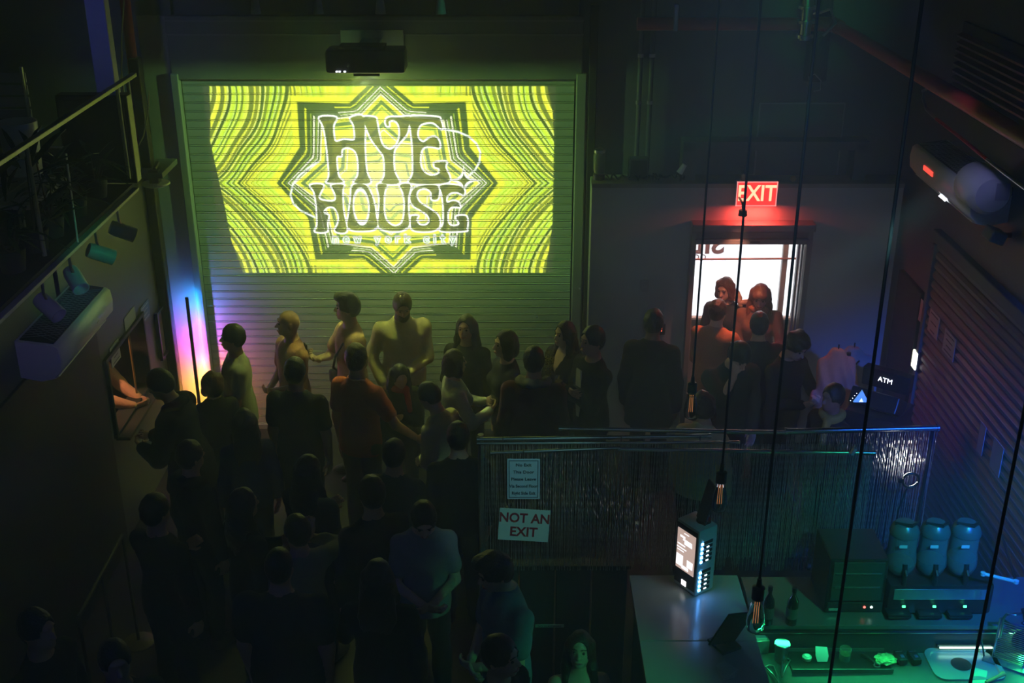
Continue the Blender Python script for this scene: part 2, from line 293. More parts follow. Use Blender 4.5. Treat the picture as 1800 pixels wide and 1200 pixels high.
# ---- picture thrown by the projector, 1800 x 957 design units, origin top left
def picture(xs, ys):
    x, y = np.meshgrid(xs, ys)
    sh = x.shape
    xd = x - (y/957.)*62*(1-x/1800.)                      # slight keystone of the thrown picture
    X = np.abs(xd-905); b = np.abs(y-482)/482.
    def mix(a, c, m): return a*(1-m[..., None]) + np.asarray(c)*m[..., None]
    Y = np.array([.80,.88,.040]); G = np.array([.032,.075,.012]); W = np.array([.95,1.,.70]); M = np.array([.26,.42,.04])
    # flowing stripes left and right
    side = np.sign(xd-905)
    phi = X - 330*np.clip(1-b,0,1)**1.7*np.clip((X-120)/300.,0,1) + 5*np.sin(y/70.+X/60.) + 3*np.sin(X/40.+side)
    img = np.broadcast_to(Y, sh+(3,)).copy()
    img *= 1 + .10*np.sin(phi/7.)[...,None] + .10*np.sin(phi/19.+2)[...,None]
    img[...,0] *= .86+.14*np.sin(phi/31.); img[...,2] += .05*np.clip(np.sin(phi/4.3),0,1)
    rng = np.random.default_rng(5)
    p = 478.
    while p < 960:
        w = rng.uniform(4,13)*(1.25 if p > 640 else 1.); k = rng.uniform(.75,1)
        c = p + 3*np.sin(y/ rng.uniform(60,120)+p)
        m = np.clip((w-np.abs(phi-c))/3.,0,1)*k
        img = mix(img, G*rng.uniform(.9,1.8), m)
        img = mix(img, W, np.clip((2.5-np.abs(phi-c-w-3))/2.5,0,1)*rng.uniform(0,.6))
        p += w+rng.uniform(14,38)
    for p in (300,345,372,402,436,455):                   # thin contour lines between star and stripes
        img = mix(img, G*1.5, np.clip((3.2+(p>430)*3-np.abs(phi-p-60*np.clip(b-.85,0,1)))/2.5,0,1)*.8)
    # stars
    def star(V):
        V = V + [(-a,c) for a,c in V[-2::-1]]; V = V + [(a,-c) for a,c in V[-2:0:-1]]
        qx, qy = xd-905, y-482; rho = np.zeros(sh); n = len(V)
        for i in range(n):
            (x0,y0),(x1,y1) = V[i], V[(i+1)%n]; det = x0*y1-x1*y0
            l0 = (qx*y1-x1*qy)/det; l1 = (x0*qy-qx*y0)/det
            rho = np.where((l0>=-1e-6)&(l1>=-1e-6), l0+l1, rho)
        return rho
    ro = star([(600,0),(452,-185),(438,-412),(170,-402),(0,-545)])
    ri = star([(505,0),(352,-120),(322,-322),(118,-345),(0,-452)])
    step = lambda e, w=.012: np.clip(e/w,0,1)
    img = mix(img, Y, step(1.07-ro)); img = mix(img, G*1.1, step(1.0-ro))
    u = (1-ro)/np.maximum((1-ro)+(ri-1),1e-6)              # 0 at the outer star, 1 at the inner one
    band = (ro<1)&(ri>1)
    for uu,w,c in ((.30,.05,Y*.8),(.52,.035,M),(.66,.05,W*.9),(.80,.04,M),(.88,.03,W)):
        fade = np.clip(np.abs(np.sin(3*np.arctan2(np.abs(y-482),X)+.5)),.0,1)
        img = mix(img, c, np.clip((w-np.abs(u-uu))/.02,0,1)*band*(fade>.35))
    img = mix(img, Y*1.02, step(1.0-ri))
    for rr,w,c in ((.985,.012,W),(.90,.03,G*2.2),(.84,.02,M),(.66,.03,G*2.6),(.60,.012,W),(.43,.03,M),(.33,.02,G*3)):
        img = mix(img, c, np.clip((w-np.abs(ri-rr))/.008,0,1))
    glow = np.exp(-((X/300.)**2+((y-490)/190.)**2))
    img = img*(1-.35*glow[...,None]) + np.array([1.,1.,.72])*(.38*glow)[...,None]
    # lettering ------------------------------------------------------------
    def smooth(P, n=4):
        P = np.asarray(P, float); out = []
        for i in range(len(P)):
            p0,p1,p2,p3 = P[i-1],P[i],P[(i+1)%len(P)],P[(i+2)%len(P)]
            for t in np.arange(n)/n:
                out.append(.5*(2*p1+(p2-p0)*t+(2*p0-5*p1+4*p2-p3)*t*t+(3*p1-p0-3*p2+p3)*t**3))
        return np.array(out)
    sd = np.full(sh, 60.)
    def window(P, mg=40):
        i0,i1 = np.searchsorted(xs,[P[:,0].min()-mg,P[:,0].max()+mg]); j0,j1 = np.searchsorted(ys,[P[:,1].min()-mg,P[:,1].max()+mg])
        return np.s_[j0:j1,i0:i1]
    def poly(P):
        s = window(P); cx, cy = x[s], y[s]; d = np.full(cx.shape,60.); ins = np.zeros(cx.shape,bool)
        for (ax,ay),(bx,by) in zip(P, np.roll(P,-1,0)):
            ux,uy = bx-ax,by-ay; t = np.clip(((cx-ax)*ux+(cy-ay)*uy)/(ux*ux+uy*uy+1e-9),0,1)
            d = np.minimum(d, np.hypot(cx-ax-t*ux,cy-ay-t*uy))
            c = (ay>cy)!=(by>cy); ins ^= c & (cx < (bx-ax)*(cy-ay)/(by-ay+1e-12)+ax)
        return s, np.where(ins,-d,d)
    H1=[(582,148),(672,148),(655,190),(655,250),(664,268),(705,258),(750,262),(760,245),(757,190),(742,150),(815,148),(812,300),(815,420),(832,482),(742,482),(765,440),(770,370),(757,320),(722,302),(692,312),(686,345),(662,350),(662,420),(668,450),(688,480),(598,480),(613,440),(610,300),(600,200)]
    Y1=[(800,148),(872,148),(882,175),(890,230),(905,285),(940,308),(975,285),(993,240),(990,190),(970,168),(945,172),(945,192),(930,195),(922,170),(940,148),(1000,146),(1060,146),(1045,200),(1030,240),(975,300),(962,340),(962,420),(985,484),(888,484),(905,440),(905,350),(880,310),(845,260),(820,200)]
    E1=[(1040,146),(1190,146),(1212,165),(1222,205),(1205,205),(1175,180),(1140,178),(1105,190),(1090,225),(1095,255),(1118,270),(1150,250),(1180,245),(1200,265),(1205,295),(1195,305),(1160,298),(1125,300),(1105,325),(1100,380),(1115,420),(1150,440),(1190,432),(1195,410),(1172,400),(1170,378),(1195,370),(1238,372),(1232,400),(1245,480),(1040,484),(1055,430),(1058,300),(1050,200)]
    H2=[(510,490),(582,490),(560,540),(556,562),(585,572),(625,574),(640,560),(635,530),(622,490),(690,488),(683,520),(680,620),(692,736),(625,736),(645,690),(648,650),(630,612),(600,608),(578,625),(578,640),(600,650),(590,690),(584,738),(518,738),(532,700),(535,600),(528,530)]
    O2=[(735,490),(805,488),(835,540),(850,600),(855,660),(862,700),(838,728),(790,735),(720,732),(692,705),(705,640),(720,560)]
    U2=[(865,488),(920,488),(905,530),(898,600),(900,650),(915,685),(950,705),(985,690),(1000,650),(1005,580),(998,530),(985,488),(1045,488),(1030,560),(1028,640),(1030,700),(1000,730),(940,738),(880,728),(858,700),(865,640),(872,560)]
    S2=[(1085,495),(1130,488),(1178,490),(1195,510),(1190,560),(1170,572),(1150,565),(1148,530),(1120,512),(1085,520),(1075,550),(1095,585),(1150,620),(1185,650),(1195,690),(1180,725),(1130,738),(1060,735),(1035,715),(1035,660),(1050,650),(1080,652),(1070,675),(1085,698),(1115,700),(1135,680),(1125,650),(1090,625),(1050,600),(1035,560),(1050,515)]
    E2=[(1200,490),(1300,492),(1330,520),(1322,545),(1290,532),(1255,535),(1235,555),(1235,580),(1265,572),(1295,580),(1305,608),(1285,608),(1255,610),(1238,640),(1240,690),(1265,705),(1295,695),(1280,670),(1285,652),(1338,655),(1340,720),(1325,735),(1195,735),(1210,690),(1212,600),(1205,540)]
    for P in (H1,Y1,E1,H2,O2,U2,S2,E2):
        s, d = poly(smooth(P))
        if P is O2:
            d = np.maximum(d, (1-np.hypot((x[s]-775)/42.,(y[s]-605)/92.))*42.)
        sd[s] = np.minimum(sd[s], d)
    sd = np.minimum(sd, (np.sqrt(np.abs(x-1325)/68.)+np.sqrt(np.abs(y-468)/62.)-1)*30)
    img = mix(img*(1-.86*np.clip(-sd/4.,0,1)[...,None]) + (np.array([.050,.062,.022])*np.clip(-sd/4.,0,1)[...,None]), [1.25,1.38,1.2],
              np.exp(-(np.clip(np.abs(sd-1.)-1.8,0,99)/2.2)**2))
    img += .12*np.exp(-np.clip(sd,0,99)/14.)[...,None]*(sd>0)[...,None]*np.array([1,1.1,.8])
    def seg(P, r):
        P = np.asarray(P,float); s = window(P); cx, cy = x[s], y[s]; d = np.full(cx.shape,60.)
        for (ax,ay),(bx,by) in zip(P[:-1],P[1:]):
            ux,uy = bx-ax,by-ay; t = np.clip(((cx-ax)*ux+(cy-ay)*uy)/(ux*ux+uy*uy+1e-9),0,1)
            d = np.minimum(d, np.hypot(cx-ax-t*ux,cy-ay-t*uy)-r)
        return s, d
    for P in ([(1225,208),(1300,222),(1355,245),(1395,282),(1414,325),(1408,375),(1385,415),(1350,445)],[(560,375),(510,402),(455,445),(418,492),(402,545),(415,590),(450,625),(522,660)]):
        s, d = seg(P, 2.)
        img[s] = mix(img[s], [.95,1.12,.95], np.exp(-(np.clip(d,0,99)/3.)**2)*(sd[s]>6))
    F={'n':[[(0,0),(0,30)],[(0,12),(8,2),(18,2),(24,10),(24,30)]],'e':[[(1,16),(25,16),(24,7),(14,0),(4,5),(0,15),(4,26),(14,30),(23,26)]],
       'w':[[(0,0),(9,30),(17,6),(25,30),(34,0)]],'y':[[(0,0),(12,28)],[(25,0),(8,42)]],'o':[[(13,0),(24,8),(24,22),(13,30),(2,22),(2,8),(13,0)]],
       'r':[[(0,0),(0,30)],[(0,12),(7,2),(16,1)]],'k':[[(0,-14),(0,30)],[(22,0),(2,17),(23,30)]],'c':[[(23,5),(13,0),(3,6),(1,15),(4,25),(13,30),(23,25)]],
       'i':[[(0,0),(0,30)],[(0,-12),(0,-11)]],'t':[[(8,-10),(8,28),(16,30)],[(0,1),(17,1)]]}
    X0 = 616.; wd = np.full(sh,60.)
    for ch in "new york city":
        if ch == ' ': X0 += 46; continue
        g = F[ch]; w = max(q[0] for st in g for q in st)
        for st in g:
            s, d = seg([(X0+q[0]*.9,768+q[1]*.9) for q in st], 3.2); wd[s] = np.minimum(wd[s], d)
        X0 += w*.9+35
    img = mix(img, [.9,1.1,1.0], np.exp(-(np.clip(np.abs(wd-2.2)-1.6,0,99)/2.)**2))
    img = mix(img, [.25,.40,.12], np.clip(-wd/3.,0,1)*.8)
    # fading edges of the thrown picture
    lx = np.interp(y,[0,200,250,600,780,957],[30,14,2,45,62,108]); 
    rx = np.interp(y,[0,120,250,480,700,957],[1762,1790,1800,1800,1798,1765])
    edge = np.clip((x-lx)/3.,0,1)*np.clip((rx-x)/3.,0,1)
    img = img*edge[...,None] + np.array([.03,.055,.015])*(1-edge)[...,None]
    return np.clip(img,0,1.3)/1.3

# ------------------------------------------------------------------ people: smooth-blended body shapes turned into one surface
def axis(lo, hi, coarse, fine=None):
    a = []; x = lo
    while x < hi:
        a.append(x); x += fine[2] if fine and fine[0] <= x <= fine[1] else coarse
    a.append(x); return np.array(a)
class Field:
    def __init__(s, xs, ys, zs):
        s.ax = (xs, ys, zs); s.D = np.full((len(xs), len(ys), len(zs)), 1.0)
    def win(s, lo, hi):
        sl = []
        for a, l, h in zip(s.ax, lo, hi): i, j = np.searchsorted(a, [l, h]); sl.append(slice(max(i-1, 0), j+1))
        return tuple(sl)
    def put(s, prim, off=0., sub=False):
        lo, hi, fn, k = prim
        w = s.win(np.asarray(lo)-k-off-.03, np.asarray(hi)+k+off+.03)
        g = np.meshgrid(*[a[c] for a, c in zip(s.ax, w)], indexing='ij')
        if g[0].size == 0: return
        d = fn(*g)-off; D = s.D[w]
        if sub:
            s.D[w] = np.maximum(D, -d)
        else:
            h = np.clip(.5+.5*(D-d)/k, 0, 1); s.D[w] = D*(1-h)+d*h-k*h*(1-h)
    def cut(s, fn):
        g = np.meshgrid(*s.ax, indexing='ij'); s.D = np.maximum(s.D, fn(*g))
    def ripple(s, amp, f):
        x, y, z = np.meshgrid(*s.ax, indexing='ij')
        s.D = s.D + amp*(np.sin(f*(x*1.1+z*.55)+2*np.sin(z*9))*.6+np.sin(f*.6*(y*1.3-z*1.2)+x*14)*.6+np.sin(f*1.7*(z+.3*x))*.25)
    def mesh(s):
        F = s.D; xs, ys, zs = s.ax; ins = F < 0
        c = [ins[a:F.shape[0]-1+a, b:F.shape[1]-1+b, d:F.shape[2]-1+d] for a in (0,1) for b in (0,1) for d in (0,1)]
        anyc = c[0].copy(); allc = c[0].copy()
        for q in c[1:]: anyc |= q; allc &= q
        act = anyc & ~allc; idx = np.argwhere(act)
        if len(idx) == 0: return np.zeros((0,3)), np.zeros((0,4), int)
        vid = np.full(act.shape, -1, int); vid[act] = np.arange(len(idx))
        acc = np.zeros((len(idx), 3)); cnt = np.zeros(len(idx))
        ends = [(a,b,d) for a in (0,1) for b in (0,1) for d in (0,1)]
        def pos(o): return np.stack([xs[idx[:,0]+o[0]], ys[idx[:,1]+o[1]], zs[idx[:,2]+o[2]]], -1)
        def val(o): return F[idx[:,0]+o[0], idx[:,1]+o[1], idx[:,2]+o[2]]
        for p in ends:
            for ax_ in range(3):
                if p[ax_] == 1: continue
                q = list(p); q[ax_] = 1
                v0, v1 = val(p), val(q); m = (v0 < 0) != (v1 < 0)
                t = np.where(m, v0/np.where(m, v0-v1, 1), 0)
                acc += np.where(m[:,None], pos(p)+(pos(q)-pos(p))*t[:,None], 0); cnt += m
        V = acc/cnt[:,None]; Q = []
        for ax_ in range(3):
            o1, o2 = (ax_+1) % 3, (ax_+2) % 3
            sl0 = [slice(None)]*3; sl1 = [slice(None)]*3
            sl0[ax_] = slice(0,-1); sl1[ax_] = slice(1,None)
            m = ins[tuple(sl0)] != ins[tuple(sl1)]
            e = np.argwhere(m); ok = (e[:,o1] > 0) & (e[:,o2] > 0) & (e[:,o1] < F.shape[o1]-1) & (e[:,o2] < F.shape[o2]-1); e = e[ok]
            if len(e) == 0: continue
            def cell(d1, d2):
                c_ = e.copy(); c_[:,o1] += d1; c_[:,o2] += d2; return vid[c_[:,0], c_[:,1], c_[:,2]]
            quad = np.stack([cell(-1,-1), cell(0,-1), cell(0,0), cell(-1,0)], -1)
            fl = ~ins[e[:,0], e[:,1], e[:,2]]; quad[fl] = quad[fl][:, ::-1]
            Q.append(quad)
        return V, np.concatenate(Q)
def cone(a, b, ra, rb, k=.02):
    a, b = np.asarray(a, float), np.asarray(b, float); r = max(ra, rb); ba = b-a; L = ba@ba+1e-12
    def fn(x, y, z):
        px, py, pz = x-a[0], y-a[1], z-a[2]; t = np.clip((px*ba[0]+py*ba[1]+pz*ba[2])/L, 0, 1)
        return np.sqrt((px-t*ba[0])**2+(py-t*ba[1])**2+(pz-t*ba[2])**2)-(ra+(rb-ra)*t)
    return np.minimum(a, b)-r, np.maximum(a, b)+r, fn, k
def ell(c, r, Rm=None, k=.02):
    c, r = np.asarray(c, float), np.asarray(r, float); Rm = np.eye(3) if Rm is None else np.asarray(Rm)
    def fn(x, y, z):
        p = [x-c[0], y-c[1], z-c[2]]
        q = [(Rm[0][i]*p[0]+Rm[1][i]*p[1]+Rm[2][i]*p[2]) for i in range(3)]
        n1 = np.sqrt(sum((q[i]/r[i])**2 for i in range(3)))+1e-6; n2 = np.sqrt(sum((q[i]/r[i]**2)**2 for i in range(3)))+1e-6
        return n1*(n1-1)/n2
    m = r.max(); return c-m, c+m, fn, k
def loft(o, Rm, st, k=.02):
    """stations (z, cx, cy, wx, wy) in a tilted frame"""
    o = np.asarray(o, float); Rm = np.asarray(Rm); st = np.asarray(st, float)
    ext = []
    for z, cx, cy, wx, wy in st:
        for sx in (-1,1):
            for sy in (-1,1): ext.append(o+Rm@np.array([cx+sx*wx, cy+sy*wy, z]))
    ext = np.array(ext)
    def fn(x, y, z):
        p = [x-o[0], y-o[1], z-o[2]]
        q = [(Rm[0][i]*p[0]+Rm[1][i]*p[1]+Rm[2][i]*p[2]) for i in range(3)]
        I = lambda j: np.interp(q[2], st[:,0], st[:,j])
        wx, wy = I(3), I(4); n1 = np.sqrt(((q[0]-I(1))/wx)**2+((q[1]-I(2))/wy)**2)+1e-6
        n2 = np.sqrt(((q[0]-I(1))/wx**2)**2+((q[1]-I(2))/wy**2)**2)+1e-6
        return np.maximum(np.maximum(n1*(n1-1)/n2, st[0,0]-q[2]), q[2]-st[-1,0])
    return ext.min(0), ext.max(0), fn, k
def rx(a): c, s = math.cos(a), math.sin(a); return np.array([[1,0,0],[0,c,-s],[0,s,c]])
def rz_(a): c, s = math.cos(a), math.sin(a); return np.array([[c,-s,0],[s,c,0],[0,0,1]])
def ry(a): c, s = math.cos(a), math.sin(a); return np.array([[c,0,s],[0,1,0],[-s,0,c]])

def np_mesh(name, V, Q, mats, parent, fmat=None):
    me = bpy.data.meshes.new(name); me.from_pydata(V.tolist(), [], Q.tolist())
    for m in mats: me.materials.append(m)
    me.polygons.foreach_set('use_smooth', np.ones(len(Q), bool))
    if fmat is not None: me.polygons.foreach_set('material_index', fmat.astype(np.int32))
    return link(name, me, parent)

def hand_prims(w, d, n, curl, side, S=1.):
    """palm and five fingers at wrist w, pointing along d, palm facing n"""
    d = np.asarray(d, float); d /= np.linalg.norm(d); n = np.asarray(n, float); n = n-d*(n@d); n /= np.linalg.norm(n)
    l = np.cross(d, n)*side; pr = []           # l points to the thumb side
    Rm = np.stack([l, n, d], 1)
    pr.append(cone(w-d*.03*S, w+d*.02*S, .024*S, .024*S, .012)); pr.append(ell(w+d*.05*S, np.array([.040,.016,.050])*S, Rm, .012))
    for i, (o, L) in enumerate(((.028,.078),(.010,.088),(-.010,.082),(-.027,.064))):
        a = w+d*.088*S+l*o*S; c1 = curl*(.7+.08*i); e1 = d*math.cos(c1)+n*math.sin(c1)
        b = a+e1*L*.48*S; c2 = curl*1.7; e2 = d*math.cos(c2)+n*math.sin(c2); c = b+e2*L*.30*S; c3 = curl*2.3; e3 = d*math.cos(c3)+n*math.sin(c3)
        pr += [cone(a-d*.02*S, b, .0092*S, .0085*S, .004), cone(b, c, .0085*S, .0078*S, .003), cone(c, c+e3*L*.26*S, .0078*S, .0068*S, .003)]
    a = w+d*.030*S+l*.030*S; e = d*.62+l*.6+n*.35*(1+curl); e /= np.linalg.norm(e); b = a+e*.042*S
    e2 = d*.85+l*.15+n*.5*curl; e2 /= np.linalg.norm(e2)
    pr += [cone(a, b, .013*S, .0105*S, .008), cone(b, b+e2*.034*S, .0105*S, .008*S, .004)]
    return pr

SKIN = {'fair': (.58,.37,.28), 'tan': (.42,.24,.16), 'brown': (.22,.115,.07), 'dark': (.12,.06,.035)}
SKINM = {k: mat('skin_'+k, v, .5, var=.06, scale=30, spec=.4) for k, v in SKIN.items()}
M_eye = mat('eye', (.05,.03,.02), .15, var=0); M_eyew = mat('eye_white', (.7,.68,.65), .25, var=0); M_lip = mat('lips', (.42,.12,.10), .4, var=.05)
def cloth(name, c, rough=.85, bump=.25): return mat('cloth_'+name, c, rough, var=.16, scale=60, bump=bump, spec=.25)
def hairm(name, c): return mat('hair_'+name, c, .42, var=.35, scale=90, bump=.5, spec=.5)

ARMS = {'down': ((.235,-.03,.80),(0,0,-1),.5), 'pocket': ((.21,-.10,.90),(-.3,0,-.9),.3), 'hold': ((.10,-.30,1.15),(-.45,-.7,.35),1.0),
        'phone': ((.035,-.30,1.20),(-.1,-.75,.6),.9), 'chest': ((-.02,-.21,1.24),(-.9,-.35,.15),.6), 'fold': ((-.06,-.22,1.16),(-.95,.0,.1),.4),
        'belly': ((.03,-.22,1.04),(-.8,-.4,-.2),.6), 'headtouch': ((.155,-.045,1.50),(-.35,.0,.94),.6), 'face': ((.06,-.135,1.47),(-.1,.15,.95),.35),
        'reach': ((.48,-.30,1.02),(.75,-.5,-.25),.35), 'side': ((.40,-.14,1.12),(.8,-.3,.2),.4), 'raise': ((.22,-.22,1.72),(.1,-.1,1),.5)}

PEOPLE = []
def person(label, px, py, h=1.75, face=0., lean=0., hyaw=0., hpitch=0., skin='tan', hair='short', hairc=('black',(.012,.010,.009)), top=('charcoal',(.03,.03,.034)), sleeve='long',
           bottom=('black_denim',(.018,.018,.022)), armL='down', armR='down', coat=0., build=1.0, female=False, detail=False, beard=False, hood=None, neck='crew',
           scarf=None, base=None, coarse=False, group=None, skirt=False, shoes=(.02,.02,.02), bare=False, sit=0.):
    """px, py: photo pixel of the top of the head; face: degrees, 0 looks at the camera, 90 to the right of the picture, -90 to the left"""
    S = h/1.75; bw = build; fine = .0075 if detail else .0095; C = .0185 if not coarse else .026
    hip = np.array([0,0,.95]); Tl = rx(lean); dn = np.array([0,0,-sit]); tp = lambda p: (hip+Tl@(np.asarray(p, float)-hip))*S+dn
    nb = np.array([0,.012,1.475]); Hr = rz_(R(hyaw))@rx(hpitch); Th = Tl@Hr
    hp = lambda p: (hip+Tl@(nb+Hr@(np.asarray(p, float)-nb)-hip))*S+dn
    fw = .93 if female else 1.
    torso = [(.83,0,.01,.150*bw,.105*bw),(.93,0,.012,.172*bw,.118*bw),(1.02,0,.008,.158*bw*fw,.106*bw),(1.11,0,.0,.142*bw*fw,.098*bw),(1.24,0,-.004,.160*bw*fw,.112*bw),
             (1.33,0,.002,.168*bw*fw,.112*bw),(1.385,0,.008,.156*bw*fw,.096*bw),(1.43,0,.012,.118*fw,.078),(1.465,0,.014,.078,.062),(1.51,0,.012,.054,.051)]
    o_t = (hip-Tl@hip)*S+dn
    body, trunk, armsP, legsP = [], [], {}, []
    L_t = loft(o_t, Tl, [(z*S,cx*S,cy*S,wx*S,wy*S) for z,cx,cy,wx,wy in torso], .03); trunk.append(L_t)
    if female:
        for s in (-1,1): trunk.append(ell(tp((s*.072,-.088,1.275)), np.array([.058,.05,.058])*S, Tl, .04))
    hands = []
    for s, pose in ((1,armL),(-1,armR)):
        sh = tp((s*.170*bw*fw,.012,1.368)); tgt, hd, curl = ARMS[pose] if isinstance(pose, str) else pose
        w = np.array([tgt[0]*s, tgt[1], tgt[2]])*S+dn; hd = np.array([hd[0]*s, hd[1], hd[2]], float)
        if lean > .05 and pose not in ('reach',): w = tp((tgt[0]*s,tgt[1],tgt[2])) if tgt[2] > 1.0 else w+np.array([0,-.45*math.sin(lean),0])*S
        u, f = .285*S, .255*S; dv = w-sh; dl = np.linalg.norm(dv); dl2 = min(dl, u+f-.004); dv = dv/dl; w = sh+dv*dl2
        a_ = (u*u-f*f+dl2*dl2)/(2*dl2); hh = math.sqrt(max(u*u-a_*a_, 0)); pole = np.array([s*.75,.55,-.55]); pole = pole-dv*(pole@dv); pole /= np.linalg.norm(pole)
        el = sh+dv*a_+pole*hh
        ar = [ell(sh, np.array([.054,.054,.054])*S*bw, None, .05), cone(sh, el, .050*S*bw*fw, .040*S*bw*fw, .03), cone(el, w, .041*S*bw*fw, .027*S, .012)]
        armsP[s] = (ar, sh, el, w); nrm = np.array([-s*.8,-.2,.2]) if pose in ('down','pocket','side','reach') else np.array([-s*.35,.75,.3])
        if pose in ('headtouch','face'): nrm = np.array([-s*.6,.8,0])
        hands.append((w, hd, nrm, curl, s))
    for s in (-1,1):
        hj = np.array([s*.088*bw,.012,.90])*S+dn; kn = np.array([s*.095,-.012,.49])*S; an = np.array([s*.098,.02,.085])*S
        if sit: kn = np.array([s*.11,-.42*S,hj[2]+.01]); an = np.array([s*.11,-.40*S,.085*S])
        legsP += [cone(hj, kn, .086*S*bw, .056*S*bw, .03), cone(kn+np.array([0,.012,-.10])*S, an, .056*S, .037*S, .03), cone(kn, an, .054*S, .036*S, .03)]
    fy = -.42 if sit else 0
    foot = [ell(np.array([s*.105,-.055+fy,.036])*S, np.array([.045,.125,.036])*S, None, .03) for s in (-1,1)]
    head = [ell(hp((0,.004,1.642)), np.array([.0745,.094,.106])*S, Th, .03), ell(hp((0,-.026,1.575)), np.array([.056,.066,.060])*S, Th, .035), ell(hp((0,-.075,1.545)), np.array([.026,.020,.018])*S, Th, .018),
            cone(hp((0,.022,1.46)), hp((0,.008,1.58)), .054*S*(.9 if female else 1), .050*S*(.9 if female else 1), .03),
            cone(hp((0,-.088,1.642)), hp((0,-.113,1.607)), .008*S, .0125*S, .012), ell(hp((0,-.096,1.604)), np.array([.017,.012,.008])*S, Th, .01),
            ell(hp((0,-.086,1.574)), np.array([.024,.013,.008])*S, Th, .01), ell(hp((0,-.086,1.560)), np.array([.020,.012,.007])*S, Th, .01),
            ell(hp((0,-.083,1.665)), np.array([.046,.012,.008])*S, Th, .014)]
    for s in (-1,1): head.append(ell(hp((s*.076,.012,1.622)), np.array([.008,.018,.030])*S, Th, .008))
    allp = trunk+armsP[1][0]+armsP[-1][0]+legsP+foot+head
    lo = np.min([p[0] for p in allp], 0)-.05; hi = np.max([p[1] for p in allp], 0)+.05
    hc = hp((0,0,1.62)); HF = .15*S
    F = Field(axis(lo[0],hi[0],C,(hc[0]-HF*.75,hc[0]+HF*.75,fine)), axis(lo[1],hi[1],C,(hc[1]-HF,hc[1]+HF,fine)), axis(lo[2],hi[2],C*1.15,(hc[2]-HF,hc[2]+HF,fine)))
    for p in allp: F.put(p)
    for s in (-1,1): F.put(ell(hp((s*.031,-.100,1.640)), np.array([.019,.016,.011])*S, Th, .01), sub=True)
    V, Q = F.mesh(); Vs, Qs = [V], [Q]; n0 = len(V)
    for w, hd, nrm, curl, s in hands:
        pr = hand_prims(w, hd, nrm, curl, s, S); l0 = np.min([p[0] for p in pr], 0)-.012; h0 = np.max([p[1] for p in pr], 0)+.012
        st = .0055 if detail else .0075
        G = Field(*[axis(l0[i],h0[i],st) for i in range(3)])
        for p in pr: G.put(p)
        v, q = G.mesh(); Vs.append(v); Qs.append(q+n0); n0 += len(v)
    top_z = max(V[:,2]); crown = V[np.argmax(V[:,2])]
    base_rot = R(face); c, s_ = math.cos(base_rot), math.sin(base_rot)
    zt_ = top_z+(.012 if hair not in ('none','none') else 0)
    if base is None:
        W = P(px, py, Z=zt_); base = Vector((W.x-(c*crown[0]-s_*crown[1]), W.y-(s_*crown[0]+c*crown[1]), 0))
    root = thing('person', label, 'person', base, base_rot, group)
    b = np_mesh('body', np.concatenate(Vs), np.concatenate(Qs), [SKINM[skin]], root)
    # shirt or coat
    def garment(name, prims, off, m, cuts, C2=C, rip=(.0035,42)):
        l0 = np.min([p[0] for p in prims], 0)-.05; h0 = np.max([p[1] for p in prims], 0)+.05
        G = Field(axis(l0[0],h0[0],C2), axis(l0[1],h0[1],C2), axis(l0[2],h0[2],C2))
        for p in prims: G.put(p, off)
        if rip: G.ripple(rip[0]*S, rip[1]/S)
        for cfn in cuts: G.cut(cfn)
        v, q = G.mesh()
        if len(v): return np_mesh(name, v, q, [m], root)
    hem = (.80 if not skirt else .55) - coat
    inv = lambda x,y,z: (Tl[0][2]*(x-o_t[0])+Tl[1][2]*(y-o_t[1])+Tl[2][2]*(z-o_t[2]))/S      # torso-frame height
    inx = lambda x,y,z: (Tl[0][0]*(x-o_t[0])+Tl[1][0]*(y-o_t[1])+Tl[2][0]*(z-o_t[2]))/S
    iny = lambda x,y,z: (Tl[0][1]*(x-o_t[0])+Tl[1][1]*(y-o_t[1])+Tl[2][1]*(z-o_t[2]))/S
    gp = list(trunk)
    if coat > .05 or skirt:
        gp.append(loft((0,0,0), np.eye(3), [(hem*S,0,.01,.20*S*bw,.155*S*bw),(.95*S,0,.01,.178*S*bw,.125*S*bw),(1.05*S,0,0,.15*S*bw,.105*S*bw)], .03))
    else: gp.append(loft(o_t, Tl, [(.82*S,0,.01*S,.172*bw*S,.118*bw*S),(1.0*S,0,.008*S,.165*bw*S,.112*bw*S),(1.12*S,0,0,.15*bw*S,.104*bw*S)], .03))
    cuts = [lambda x,y,z: hem*S-z] if coat > .05 else [lambda x,y,z: (.835-inv(x,y,z))*S]
    for s in (1,-1):
        ar, sh, el, w = armsP[s]
        if sleeve == 'long':
            gp += [ar[0], cone(sh, el, .054*S*bw, .046*S*bw, .03), cone(el, w+(el-w)*.04, .046*S*bw, .033*S, .02)]
        elif sleeve == 'short':
            gp += [ar[0], cone(sh, sh+(el-sh)*.62, .056*S*bw, .054*S*bw, .03)]
        else: gp += [ar[0]] if not bare else []
    if neck == 'crew': cuts.append(lambda x,y,z: (inv(x,y,z)-(1.475+.35*iny(x,y,z)))*S)
    elif neck == 'vee':
        cuts.append(lambda x,y,z: (inv(x,y,z)-(1.485+.35*iny(x,y,z)))*S)
        cuts.append(lambda x,y,z: np.minimum(-.03-iny(x,y,z), .012+.32*(inv(x,y,z)-1.27)-np.abs(inx(x,y,z)))*S)
    elif neck == 'strap': cuts.append(lambda x,y,z: (inv(x,y,z)-1.36-.06*(np.abs(np.abs(inx(x,y,z))-.11) < .022))*S)
    elif neck == 'high': cuts.append(lambda x,y,z: (inv(x,y,z)-1.515)*S)
    if neck == 'high': gp.append(cone(tp((0,.012,1.46)), tp((0,.008,1.515)), .062*S, .060*S, .02))
    tm = cloth(*top)
    tname = 'coat' if coat > .05 else ('dress' if skirt else 'top')
